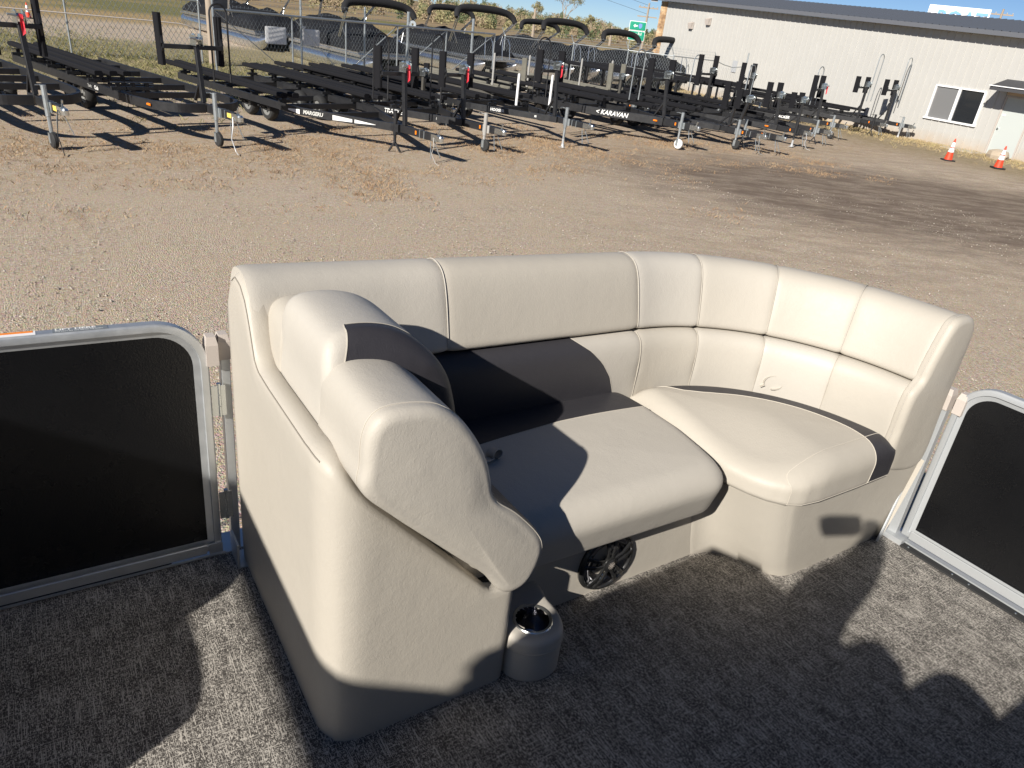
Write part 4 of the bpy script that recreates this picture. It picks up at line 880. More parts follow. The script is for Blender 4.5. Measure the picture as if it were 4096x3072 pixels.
def trailer(x, y, hd, label, L=8.6, xj=-1.1, half=0.98, round_=False, bunks=(-1.14, -0.72, 0.72, 1.14), bz=0.74, bx0=None, bx1=None, fm='frame', bm='carpet', rz=0.47, rh=0.155,
            stand=(-1.35, 1.72, 0.0), stops=(0.62, 0.95, 1.0), loop=None, jack=0.55, decal=None, lights=(), wheels=(-5.2, -6.05), strap=False, nx=6, side_on=1, guides=None, coupz=None, axles=True, band=None, ylab=False, jk='wheel', jm='galv', cable=False):
    T = root('boat_trailer', label, 'trailer', Matrix.Translation((x, y, 0)) @ Matrix.Rotation(radians(hd), 4, 'Z'), 'boat trailers parked in the yard')
    F = M[fm]; B = M[bm]; coupz = rz if coupz is None else coupz
    # tongue and rails
    MB().bar((xj-0.35, 0, rz), (-0.18, 0, coupz), 0.075, rh*0.95, (0, 0, 1), 0.006).obj('tongue', F, T)
    for sg in (-1, 1):
        p = rail_path(L, half, round_, xj, rz); pts = [Vector((a, sg*b_, rz)) for a, b_ in p]
        if round_: q = [Vector((v_[0], v_[1], rz)) for v_ in cat_rom([(a.x, a.y) for a in pts[1:]], 4, False)]; pts = [pts[0]]+q
        mb = MB(); v = []; n_ = len(pts)
        for i, p_ in enumerate(pts):
            d = (pts[min(i+1, n_-1)]-pts[max(i-1, 0)]).normalized(); s_ = Vector((-d.y, d.x, 0))*0.03; u_ = Vector((0, 0, rh/2))
            v += [p_-s_-u_, p_+s_-u_, p_+s_+u_, p_-s_+u_]
        mb.add(v, [(i*4+j, i*4+(j+1) % 4, i*4+4+(j+1) % 4, i*4+4+j) for i in range(n_-1) for j in range(4)]+[(0, 1, 2, 3), (n_*4-4, n_*4-3, n_*4-2, n_*4-1)]); mb.obj('frame_rail', F, T)
    x0 = bx0 if bx0 is not None else xj-1.9; x1 = bx1 if bx1 is not None else -L-0.25
    tab = sorted(rail_path(L, half, round_, xj, rz)); cb = MB().box(-0.04, 0.04, -0.13, 0.13, rz+0.078, rz+0.135).box(-0.03, 0.03, -0.035, 0.035, rz-0.05, bz-0.045).box(-0.045, 0.045, -0.12, 0.12, bz-0.062, bz-0.046).data('bunk_bracket', F)
    for i in range(nx):
        cxp = (xj-1.75)-(L-0.15+xj-1.75)*i/(nx-1); hw = lerp_tab(tab, cxp)-0.035
        MB().box(cxp-0.035, cxp+0.035, -hw, hw, rz-0.075, rz+0.035).obj('cross_member', F, T)
        for b_ in bunks:
            if abs(b_) < hw+0.02: o = link('bunk_bracket', cb, T); o.location = (cxp, b_, 0)
    bd_ = None
    for b_ in bunks:
        if bd_ is None: bd_ = MB().bar((x0, 0, bz), (x1, 0, bz+0.03), 0.15, 0.095, (0, 0, 1), 0.02).data('bunk', B)
        o = link('bunk', bd_, T); o.location = (0, b_, 0)
    if axles:
        for wx_ in wheels:
            MB().tube([(wx_, -0.82, 0.27), (wx_, 0.82, 0.27)], 0.03, 8).obj('axle', F, T)
            for sg in (-1, 1): wheel_mesh(T, wx_, sg*0.66, 0.27)
            MB().bar((wx_, -half+0.05, rz-0.14), (wx_, half-0.05, rz-0.14), 0.06, 0.04).obj('axle_hanger', F, T)
    # coupler
    c = MB().box(-0.30, -0.12, -0.045, 0.045, coupz-0.06, coupz+0.06).lathe([(0.0, coupz+0.055), (0.04, coupz+0.05), (0.055, coupz+0.02), (0.055, coupz-0.05)], (-0.05, 0, 0), n=14, cap=False).bar((-0.14, 0, coupz+0.05), (-0.10, 0, coupz+0.17), 0.02, 0.03)
    c.box(-0.125, -0.05, -0.05, 0.05, coupz-0.03, coupz+0.045); c.obj('coupler', M['chrome'], T)
    for sg in (-1, 1):
        pts = [(-0.3+0.02*i, sg*(0.05+0.012*i), coupz-0.08-0.05*i+0.012*((i % 2)*2-1)) for i in range(7)]
        ch_ = MB()
        for a, b_ in zip(pts, pts[1:]): ch_.bar(a, b_, 0.022, 0.008, (0, 1, 0.3))
        ch_.obj('safety_chain', M['galv'], T)
    # jack
    jx = -jack
    MB().tube([(jx, -0.09, coupz-0.14), (jx, -0.09, coupz+0.33)], 0.042, 10).tube([(jx, -0.09, 0.20), (jx, -0.09, coupz-0.1)], 0.031, 8).bar((jx-0.1, -0.055, coupz), (jx+0.1, -0.055, coupz), 0.02, 0.16).tube([(jx, -0.09, coupz+0.30), (jx-0.15, -0.09, coupz+0.31), (jx-0.15, -0.16, coupz+0.31)], 0.009, 6).obj('jack', M[jm], T)
    if jk == 'wheel':
        jw = MB().lathe([(0.0, -0.04), (0.11, -0.04), (0.128, -0.02), (0.128, 0.02), (0.11, 0.04), (0.0, 0.04)], (jx+0.04, -0.09, 0.126), 'y', 16, False).obj('jack_wheel', M['rubber'], T, smooth=True)
        MB().box(jx-0.03, jx+0.04, -0.14, -0.126, 0.08, 0.25).box(jx-0.03, jx+0.04, -0.054, -0.04, 0.08, 0.25).box(jx-0.03, jx+0.04, -0.14, -0.04, 0.235, 0.25).obj('jack_fork', M['galv'], jw)
    elif jk == 'plate':
        MB().box(jx-0.07, jx+0.07, -0.16, -0.02, 0.0, 0.012).lathe([(0.05, 0.012), (0.03, 0.09), (0.03, 0.22)], (jx, -0.09, 0), n=10).obj('jack_foot', M['hullwhite'], T)
    else:
        MB().bar((jx+0.02, -0.09, 0.22), (jx-0.10, -0.16, 0.0), 0.05, 0.03).bar((jx-0.02, -0.09, 0.22), (jx+0.10, -0.02, 0.0), 0.05, 0.03).obj('jack_foot', M['frame'], T)
    for q in (0.0, 0.13): MB().box(-0.52-q, -0.505-q, -0.046, 0.046, coupz-0.08, coupz+0.075).obj('u_bolt', M['galv'], T)
    if ylab: MB().box(-0.42, -0.28, -0.0475, -0.0395, coupz-0.03, coupz+0.045).obj('warning_label', M['yellow'], T)
    if cable:
        MB().tube([(-0.22, -0.05, coupz), (-0.12, -0.11, coupz-0.16), (-0.16, -0.13, coupz*0.4), (-0.05, -0.12, 0.03), (0.10, -0.16, 0.008)], 0.008, 6).obj('light_cable', M[cable], T, smooth=True)
    MB().box(-0.50-0.28, -0.50-0.24, -0.044, -0.0395, coupz-0.03, coupz+0.04).obj('side_reflector', M['orange'], T)
    # winch stand
    if stand:
        sx, sz, lean = stand
        st_ = MB().bar((sx, 0, rz+rh/2), (sx+lean, 0, sz), 0.08, 0.08, (1, 0, 0), 0.006).bar((sx-0.32, 0, rz+rh/2), (sx+lean*0.4-0.02, 0, rz+0.45*(sz-rz)), 0.05, 0.04, (1, 0, 0)); st_.obj('winch_post', F, T)
        hwid, hh, off = stops
        MB().bar((sx+lean-0.12, -hwid, sz-0.06), (sx+lean-0.12, hwid, sz-0.06), 0.075, 0.075, (0, 0, 1), 0.005).obj('stop_arm', F, T)
        for sg in (-1, 1):
            b_ = MB().bar((sx+lean-0.22, sg*hwid, sz-hh*0.45), (sx+lean-0.24, sg*hwid, sz+hh*0.55), 0.075, 0.19, (1, 0, 0), 0.016).obj('bow_stop', B, T)
            MB().bar((sx+lean-0.12, sg*hwid, sz-0.02), (sx+lean-0.2, sg*hwid, sz+hh*0.25), 0.04, 0.05, (1, 0, 0)).bar((sx+lean-0.12, sg*hwid, sz-0.08), (sx+lean-0.2, sg*hwid, sz-hh*0.28), 0.04, 0.05, (1, 0, 0)).obj('stop_brace', F, T)
        wz = sz+0.07; wxp = sx+lean+0.03
        w_ = MB().box(wxp-0.10, wxp+0.10, -0.075, -0.065, wz-0.09, wz+0.09).box(wxp-0.10, wxp+0.10, 0.065, 0.075, wz-0.09, wz+0.09).lathe([(0.05, -0.065), (0.095, -0.06), (0.095, -0.05), (0.04, -0.045), (0.04, 0.045), (0.095, 0.05), (0.095, 0.06), (0.05, 0.065)], (wxp, 0, wz+0.02), 'y', 18, True)
        wo2 = w_.obj('winch', M['chrome'], T); MB().bar((wxp, -0.08, wz+0.02), (wxp+0.20, -0.10, wz+0.04), 0.012, 0.03).tube([(wxp+0.20, -0.10, wz+0.04), (wxp+0.20, -0.22, wz+0.05)], 0.018, 8).obj('winch_handle', M['galv'], wo2)
        if strap: MB().add([(wxp+0.1, -0.03, wz+0.06), (wxp+0.12, 0.02, wz+0.05), (wxp+0.13, 0.02, wz-0.22), (wxp+0.12, -0.03, wz-0.26), (wxp+0.085, 0.0, wz-0.1)], [(0, 1, 4), (1, 2, 4), (2, 3, 4), (3, 0, 4)]).obj('winch_strap', M['red'], T, fix=False)
    if loop:
        lx, ly, lw, z0, z1, mt_ = loop
        MB().tube([(lx, ly-lw, z0), (lx, ly-lw, z1-lw)]+[(lx, ly-lw*cos(a), z1-lw+lw*sin(a)) for a in [pi*i/10 for i in range(1, 10)]]+[(lx, ly+lw, z1-lw), (lx, ly+lw, z0)], 0.017, 7).obj('guide_loop', M[mt_], T, smooth=True)
    if guides:
        gx, gy, g0, g1, gm_ = guides
        for sg in (-1, 1): MB().tube([(gx, sg*gy, g0), (gx, sg*gy, g1)], 0.032, 10).lathe([(0.032, g1), (0.02, g1+0.02), (0, g1+0.022)], (gx, sg*gy, 0), n=10, cap=False).obj('guide_post', M[gm_], T)
    for (lx, lz) in lights:
        mid_y = -lerp_tab(sorted([(a, b_) for a, b_ in rail_path(L, half, round_, xj, rz)]), lx)-0.045
        MB().lathe([(0, 0.02), (0.02, 0.018), (0.03, 0.0), (0.03, -0.01)], (0, 0, 0), 'y', 12, False)
        MB().add([(lx-0.065, mid_y, rz-0.022), (lx+0.065, mid_y, rz-0.022), (lx+0.065, mid_y, rz+0.022), (lx-0.065, mid_y, rz+0.022), (lx-0.055, mid_y-0.02, rz-0.014), (lx+0.055, mid_y-0.02, rz-0.014), (lx+0.055, mid_y-0.02, rz+0.014), (lx-0.055, mid_y-0.02, rz+0.014)], [(4, 5, 6, 7), (0, 1, 5, 4), (1, 2, 6, 5), (2, 3, 7, 6), (3, 0, 4, 7)]).obj('marker_light', M['orange'], T)
    if band:
        a, b_, mt_ = band; pth = rail_path(L, half, round_, xj, rz); ta = sorted(pth)
        A_ = Vector((a, -lerp_tab(ta, a)-0.034, rz)); B_ = Vector((b_, -lerp_tab(ta, b_)-0.034, rz)); d = (B_-A_).normalized()
        MB().bar(A_, B_, 0.003, rh*0.34, (0, 0, 1)).obj('rail_stripe', M[mt_], T)
    if decal:
        for (txt, dx, size, mt_, bold, shear) in decal:
            ta = sorted(rail_path(L, half, round_, xj, rz)); A_ = Vector((dx, -lerp_tab(ta, dx), rz)); B_ = Vector((dx+0.4, -lerp_tab(ta, dx+0.4), rz)); d = (B_-A_).normalized(); nn = Vector((d.y, -d.x, 0))
            t = link('lettering', text_data(txt, size, M[mt_], bold, shear), T); place(t, A_+nn*0.043, d, (0, 0, 1))
    return T
H0 = -41
trailer(-7.50, 11.52, -39, ylab=True, cable='rubber', label='black trailer nearest the left edge, its jack wheel furthest forward on the gravel', round_=True, half=0.95, xj=-1.25, bunks=(-1.0, -0.62), bx0=-3.4, rz=0.64, bz=0.90, lights=((-1.75, 0),), stand=(-1.30, 1.80, -0.12), stops=(0.34, 1.15, 0), strap=True, loop=None)
trailer(-5.34, 13.10, -39, ylab=True, cable='hullwhite', label='black trailer with Club lettering and wide bow stop arm, second from left', round_=True, half=0.95, xj=-1.2, bunks=(-0.88, -0.60, -0.34), bx0=-3.8, rz=0.60, bz=0.86, jack=0.75, lights=((-1.7, 0),), stand=(-1.35, 1.66, -0.10), stops=(0.56, 0.85, 0), loop=(-1.62, 0.55, 0.17, 1.0, 2.35, 'frame'),
        decal=[('Yacht', -4.15, 0.085, 'silvertext', 0.0, 0.2), ('Club', -3.82, 0.10, 'text', 0.003, 0.1)])
trailer(-1.90, 14.30, -40, jk='stand', jm='frame', cable='pvc', label='black trailer with large white lettering and arrow darts on its tongue rail', half=1.0, xj=-1.25, L=9.0, bunks=(-1.18, -0.90, 0.95, 1.25), bx0=-3.7, stand=(-1.15, 1.55, -0.08), stops=(0.46, 0.75, 0), strap=True, jack=1.35, lights=(), loop=(-2.1, 0.1, 0.19, 0.9, 2.15, 'frame'), rh=0.15,
        decal=[('MARGERU', -3.35, 0.105, 'silvertext', 0.004, 0.15)])
TT = trailer(-0.79, 16.16, -40, jm='pvc', label='black trailer lettered TRACKER with a silver pinstripe, fourth coupler from left', half=1.0, xj=-1.3, bunks=(-1.0, -0.6, 0.6, 1.0), bx0=-3.1, stand=(-1.35, 1.5, -0.1), stops=(0.42, 0.72, 0), strap=True, loop=(-2.0, -0.30, 0.16, 0.75, 2.2, 'frame'), band=(-6.3, -1.9, 'silvertext'),
        decal=[('TRACKER', -3.15, 0.125, 'text', 0.004, 0.2)], rh=0.15)
trailer(1.19, 17.82, -41, jk='plate', label='black trailer with white pole guides and a pale striped tongue, middle of the row', half=1.0, xj=-1.1, bunks=(-1.0, -0.6, 0.6, 1.0), bx0=-3.0, rz=0.60, bz=0.86, jack=0.8, stand=(-1.25, 1.72, -0.1), stops=(0.40, 0.7, 0), strap=True, guides=(-2.0, 0.62, 0.8, 1.5, 'white'), band=(-3.6, -1.6, 'silvertext'), rh=0.14, loop=(-2.15, 0.35, 0.25, 0.9, 2.35, 'frame'),
        decal=[('HOOSIER', -2.75, 0.09, 'text', 0.003, 0.1)])
trailer(4.16, 20.2, -42, 'black trailer lettered KARAVAN on its deep frame rail', half=1.0, xj=-1.15, bunks=(-0.94, -0.6, 0.6, 0.94), bx0=-2.6, bz=0.95, rh=0.20, rz=0.60, stand=(-1.2, 1.7, -0.12), stops=(0.5, 0.8, 0), loop=(-2.3, 0.0, 0.22, 1.0, 2.3, 'galv'),
        decal=[('< KARAVAN', -2.95, 0.17, 'text', 0.004, 0.25)], lights=((-1.35, 0),))
trailer(6.30, 21.36, -44, jm='galv', cable='galv', label='black trailer with a leaning A-frame winch post, coupler hung with chains', half=0.95, xj=-1.5, bunks=(-0.8, 0.8), bx0=-3.0, L=7.4, stand=(-1.0, 1.30, 0.18), stops=(0.18, 0.5, 0), loop=None, jack=0.9, wheels=(-4.9,))
trailer(6.90, 21.50, -43, jk='stand', label='low black trailer with bright zinc coupler, right of the chained one', half=0.9, xj=-1.4, bunks=(-0.8, 0.8), bx0=-3.4, L=7.0, stand=(-1.9, 1.35, 0.1), stops=(0.3, 0.7, 0), wheels=(-4.9,), jack=1.3, lights=((-1.7, 0),))
trailer(8.40, 23.76, -42, jk='plate', jm='frame', cable='hullwhite', label='black trailer with dangling wires and galvanised guide loop before the white wall', half=0.95, xj=-1.2, bunks=(-0.9, 0.9), bz=0.82, bx0=-2.6, L=7.4, stand=(-1.3, 1.35, -0.1), stops=(0.35, 0.75, 0), loop=(-2.7, 0.3, 0.2, 0.9, 2.15, 'galv'), lights=((-1.5, 0),), wheels=(-4.9,))
trailer(10.9, 27.6, -44, 'black trailer with twin vertical stops and loop, angled jack near the grass', half=0.95, xj=-1.1, bunks=(-0.9, 0.9), bz=1.15, bx0=-1.5, L=7.2, stand=(-1.2, 1.6, -0.1), stops=(0.28, 0.75, 0), loop=(-1.6, 0.1, 0.2, 1.0, 2.3, 'galv'), strap=True, wheels=(-4.9,), decal=[('TRACKER', -2.6, 0.13, 'text', 0.004, 0.2)])
trailer(13.6, 30.6, -47, jk='stand', jm='frame', label='dark trailer with tall thin loop by the wall, second from the right end', half=0.9, xj=-1.1, bunks=(-0.7, 0.7), bx0=-2.6, L=6.8, stand=(-1.3, 1.75, 0.0), stops=(0.42, 0.6, 0), loop=(-1.2, 0.3, 0.19, 1.2, 2.95, 'galv'), wheels=(-4.7,))
trailer(15.0, 31.2, -47, jk='plate', label='dark trailer with a bent loop, furthest right and closest to the white wall', half=0.9, xj=-1.1, bunks=(-0.7, 0.7), bx0=-2.6, L=6.8, stand=(-1.3, 1.75, 0.0), stops=(0.42, 0.6, 0), loop=(-1.2, 0.3, 0.17, 1.2, 2.95, 'galv'), wheels=(-4.7,))
trailer(0.6, 22.9, -41, 'old weathered trailer with grey plank bunks and grey pipe guides behind the TRACKER one', fm='oldframe', bm='oldwood', half=0.9, xj=-1.2, bunks=(-0.9, -0.35, 0.35, 0.9), bz=0.72, bx0=-2.0, L=6.6, stand=(-1.3, 1.2, 0.0), stops=(0.35, 0.8, 0), guides=(-2.4, 0.8, 0.6, 1.65, 'pvc'), wheels=(-4.6,))
trailer(3.4, 25.2, -41, 'old weathered trailer with grey pipe guides behind the KARAVAN one', fm='oldframe', bm='oldwood', half=0.9, xj=-1.2, bunks=(-0.9, -0.35, 0.35, 0.9), bz=0.78, bx0=-2.0, L=6.6, stand=(-1.3, 1.25, 0.0), stops=(0.35, 0.8, 0), guides=(-2.4, 0.85, 0.6, 1.7, 'pvc'), wheels=(-4.6,))
trailer(6.6, 27.0, -43, 'tall framed black trailer with side boards, behind the middle of the row', half=1.05, xj=-1.2, bunks=(-1.1, -0.6, 0.6, 1.1), bz=1.30, bx0=-1.8, L=7.6, stand=(-1.2, 1.7, 0.0), stops=(0.5, 1.0, 0), wheels=(-5.0,), loop=(-1.9, 0, 0.2, 1.0, 2.2, 'galv'))
trailer(8.7, 29.6, -44, 'black trailer stacked behind others near the middle of the white wall', half=1.0, xj=-1.2, bunks=(-1.0, 1.0), bz=1.25, bx0=-1.8, L=7.6, stand=(-1.2, 1.6, 0.0), stops=(0.4, 0.9, 0), wheels=(-5.0,))
for o_ in [q for q in bpy.data.objects if q.get('label', '').startswith('black trailer lettered KARAVAN')][0].children:
    if o_.name.startswith('jack_wheel'): o_.data.materials[0] = M['white']
trailer(-2.3, 19.4, -40, 'weathered low trailer tucked between the TRACKER one and the gate', fm='oldframe', half=0.9, xj=-1.2, bunks=(-0.8, -0.4, 0.4, 0.8), bx0=-2.0, L=7.0, rz=0.42, bz=0.66, stand=(-1.3, 1.1, 0.0), stops=(0.3, 0.5, 0), wheels=(-4.6,))
trailer(9.6, 25.4, -43, 'low black trailer with short stops between the looped ones near the wall', half=0.9, xj=-1.2, bunks=(-0.8, 0.8), bx0=-2.2, L=7.0, rz=0.42, bz=0.66, stand=(-1.3, 1.2, 0.0), stops=(0.3, 0.5, 0), wheels=(-4.6,), jk='stand')
# white arrow darts on the third trailer
T3 = [o for o in bpy.data.objects if o.get('label', '').startswith('black trailer with large white')][0]
ta = sorted(rail_path(9.0, 1.0, False, -1.25, 0.47))
for a, b_, hh, h2 in ((-2.68, -2.25, 0.05, 0.03), (-2.20, -1.75, 0.035, 0.004), (-3.80, -3.42, 0.015, 0.05)):
    A_ = Vector((a, -lerp_tab(ta, a)-0.041, 0.46)); B_ = Vector((b_, -lerp_tab(ta, b_)-0.041, 0.46))
    MB().add([A_-Vector((0, 0, hh)), B_-Vector((0, 0, h2)), B_+Vector((0, 0, h2)), A_+Vector((0, 0, hh))], [(0, 1, 2, 3)]).obj('dart_decal', M['text'], T3, fix=False)
# ---------------------------------------------------------------- chain link fences
def mesh_wires(p, q, z0, z1, sp=0.095, r=0.0028):
    p, q = Vector(p), Vector(q); L = (q-p).length; d = (q-p)/L; nn = Vector((-d.y, d.x, 0)); H = z1-z0; mb = MB()
    def seg(a, b_, o):
        A_ = p+d*a[0]+Vector((0, 0, z0+a[1]))+nn*o; B_ = p+d*b_[0]+Vector((0, 0, z0+b_[1]))+nn*o
        w = Vector((0, 0, 1)).cross((B_-A_).normalized()); e = (B_-A_).normalized().cross(nn)*r
        mb.add([A_+e, A_-e, B_-e, B_+e, A_+nn*r, A_-nn*r, B_-nn*r, B_+nn*r], [(0, 1, 2, 3), (4, 5, 6, 7)])
    k_ = 1.55     # wires steeper than 45 degrees
    a = -H/k_
    while a < L:
        x0_, x1_ = max(a, 0), min(a+H/k_, L)
        if x1_-x0_ > 0.02: seg((x0_, (x0_-a)*k_), (x1_, (x1_-a)*k_), 0.004); seg((x0_, H-(x0_-a)*k_), (x1_, H-(x1_-a)*k_), -0.004)
        a += sp
    return mb
def fence(label, pts, H, gap=3.0, arms=False, base=0.02, barb=0, sp=0.095, name='chain_link_fence', mid=None, postr=0.03, wr=0.0028):
    F = root(name, label, 'fence', Matrix.Translation((0, 0, 0)))
    pm = MB().tube([(0, 0, -0.1), (0, 0, H+0.03)], postr, 10).lathe([(postr, H+0.03), (postr*0.7, H+0.06), (0, H+0.07)], n=10, cap=False).data('fence_post', M['galv'], True)
    am = MB().tube([(0, 0, H), (-0.16, 0.0, H+0.36)], 0.02, 6).data('barb_arm', M['galv'])
    for a, b_ in zip(pts, pts[1:]):
        a, b_ = Vector((*a, 0)), Vector((*b_, 0)); L = (b_-a).length; n_ = max(1, round(L/gap))
        for i in range(n_+1):
            if i == 0 and a != Vector((*pts[0], 0)): continue
            o = link('fence_post', pm, F); o.location = a.lerp(b_, i/n_)
            if arms: o2 = link('barb_arm', am, F); o2.location = a.lerp(b_, i/n_)
        MB().tube([a+Vector((0, 0, H)), b_+Vector((0, 0, H))], 0.024, 8).obj('top_rail', M['galv'], F)
        if mid: MB().tube([a+Vector((0, 0, mid)), b_+Vector((0, 0, mid))], 0.016, 8).obj('mid_rail', M['galv'], F)
        stuffpart(mesh_wires(a, b_, base, H-0.02, sp, wr).obj('chain_mesh', M['galv'], F, fix=False))
        for q in range(barb):
            off = Vector((-0.05-0.05*q, 0, H+0.12+0.12*q)); mb = MB().tube([a+off, a.lerp(b_, 0.5)+off-Vector((0, 0, 0.04)), b_+off], 0.005, 4)
            t_ = 0
            while t_ < L:
                c_ = a.lerp(b_, t_/L)+off; mb.bar(c_-Vector((0, 0, 0.03)), c_+Vector((0.01, 0.01, 0.03)), 0.006, 0.006); t_ += 0.14
            mb.obj('barbed_wire', M['galv'], F)
    return F
fence('grey chain link fence at upper left in front of the gravel lane', [(-33, 12.2), (-15.8, 25.1), (-12.5, 27.5)], 2.0, 4.0, sp=0.17, wr=0.006)
fence('chain link fence with slanted wire arms in front of the covered boats', [(-2.3, 37.3), (1.0, 38.6), (3.7, 38.7), (5.9, 38.4), (8.1, 38.9)], 1.83, 3.4, arms=True, barb=3, sp=0.13)
# sagging mesh panel near the wall
sf = root('chain_link_fence', 'sagging end of chain link fence meeting a tall post by the white wall', 'fence')
MB().tube([(8.1, 38.9, 1.83), (8.5, 39.0, 1.70), (9.0, 39.1, 1.62), (9.6, 39.2, 1.72)], 0.02, 8).obj('sagging_rail', M['galv'], sf)
MB().tube([(9.65, 39.2, -0.05), (9.65, 39.2, 2.35)], 0.035, 8).obj('fence_post', M['galv'], sf)
stuffpart(mesh_wires((8.1, 38.9, 0), (9.6, 39.2, 0), 0.02, 1.6, 0.12, 0.0022).obj('chain_mesh', M['galv'], sf, fix=False))
# rolling cantilever gate, three braced bays
rgp = [(x_*0.94, y_*0.94) for x_, y_ in [(-10.6, 24.3), (-8.9, 26.6), (-7.5, 28.3), (-6.0, 30.2), (-4.4, 32.3), (-2.6, 34.8)]]
RG = root('rolling_gate', 'long rolling steel gate with diagonal braces before the covered boats', 'gate'); RH = 1.97
for i, (a, b_) in enumerate(zip(rgp, rgp[1:])):
    a, b_ = Vector((*a, 0)), Vector((*b_, 0)); z_ = Vector((0, 0, RH)); l_ = Vector((0, 0, 0.16))
    MB().tube([a+z_, b_+z_], 0.036, 8).obj('top_rail', M['galv'], RG); MB().tube([a+l_, b_+l_], 0.028, 8).obj('bottom_rail', M['galv'], RG)
    MB().tube([b_+l_, b_+z_], 0.028, 8).obj('gate_upright', M['galv'], RG)
    if i in (2, 3, 4): MB().tube([a+l_*2, b_+z_], 0.02, 6).obj('gate_brace', M['galv'], RG)
    if i in (0, 1): MB().tube([a+z_, b_+l_], 0.014, 6).obj('gate_brace', M['galv'], RG)
    stuffpart(mesh_wires(a, b_, 0.18, RH-0.03, 0.13).obj('chain_mesh', M['galv'], RG, fix=False))
MB().tube([(rgp[0][0], rgp[0][1], 0.0), (rgp[0][0], rgp[0][1], RH+0.3)], 0.035, 8).obj('gate_upright', M['galv'], RG)
for i, p in enumerate([(-8.2, 25.4), (-6.6, 27.4), (-5.4, 29.1), (-3.3, 32.0)]):
    gp = root('gate_post', ['tall steel post at the left end of the rolling gate', 'tall steel post beside the second gate brace', 'thick capped steel post with pulley behind the rolling gate', 'tall galvanised post at the right end of the rolling gate'][i], 'post', Matrix.Translation((p[0], p[1], 0)))
    MB().tube([(0, 0, -0.05), (0, 0, 2.45)], 0.055 if i > 1 else 0.035, 10).obj('post_tube', M['galv'], gp)
    if i == 2: MB().lathe([(0.04, -0.03), (0.13, -0.03), (0.13, 0.03), (0.04, 0.03)], (0.17, 0, 2.05), 'y', 16, False).obj('pulley', M['galv'], gp)
for i in range(3):
    mb = MB(); z_ = 2.08+0.13*i; A_, B_ = Vector((-9.6, 23.4, z_)), Vector((-5.4, 28.9, z_+0.02)); mb.tube([A_, A_.lerp(B_, .3)-Vector((0, 0, .05)), A_.lerp(B_, .6)+Vector((0, 0, .02)), B_], 0.005, 4)
    for t_ in range(54): c_ = A_.lerp(B_, t_/54); mb.bar(c_-Vector((0, 0, 0.03)), c_+Vector((0.01, 0.01, 0.03)), 0.006, 0.006)
    mb.obj('barbed_wire', M['galv'], RG)
# two white plates on the gate mesh
wp1 = root('gate_sign', 'blank white plate hanging on the gate, left one of the pair', 'sign', Matrix.Translation((-8.79, 24.72, 0)))
def plate(parent, u0, u1, z0, z1):
    pl = resample(round_poly([(u0, z0), (u1, z0), (u1, z1), (u0, z1)], 0.05, 4), 0.05); d = Vector((0.64, 0.77, 0)); nn = Vector((0.77, -0.64, 0))
    b = tobm(pillow(pl, 0, 0.01, 0.002, 0.002, lambda x, y, w: tuple(d*x+nn*w+Vector((0, 0, y))), 0, 0, 1, 2, 2)); bobj('sign_plate', b, M['white'], parent)
plate(wp1, -0.38, 0.36, 1.12, 1.62)
wp2 = root('gate_sign', 'blank white plate on the gate beside a fence post, right one of the pair', 'sign', Matrix.Translation((-8.04, 25.7, 0)))
plate(wp2, -0.30, 0.40, 1.12, 1.62)
# wooden pole with the fence end post
wpole = root('wooden_pole', 'weathered wooden pole at the end of the left fence', 'pole', Matrix.Translation((-12.15, 27.6, 0)))
wm2 = mat('weathered_wood', (0.32, 0.26, 0.20), 0.9); k = N(wm2); k.col(k.mix(k.noise(k.map((14, 14, 0.8)), 2, 4, 0.7), (0.18, 0.14, 0.10), (0.46, 0.38, 0.30)))
MB().tube([(0, 0, -0.1), (0.02, 0, 2.5), (0.03, 0, 5.5)], [0.15, 0.14, 0.125], 14).obj('pole_shaft', wm2, wpole, smooth=True)
# bent steel hoop in front of the left fence
hp = root('bent_steel_pipe', 'long bent steel pipe running across the left fence and curving down at its right end', 'pipe')
MB().tube([(-24.0, 18.75, 1.28), (-17.1, 23.88, 1.27), (-13.6, 26.45, 1.265), (-12.95, 26.95, 1.25), (-12.75, 27.1, 1.21), (-12.6, 27.22, 1.12), (-12.5, 27.3, 0.95), (-12.47, 27.32, 0.0)], 0.02, 8).obj('pipe_run', M['plastic'], hp, smooth=True)
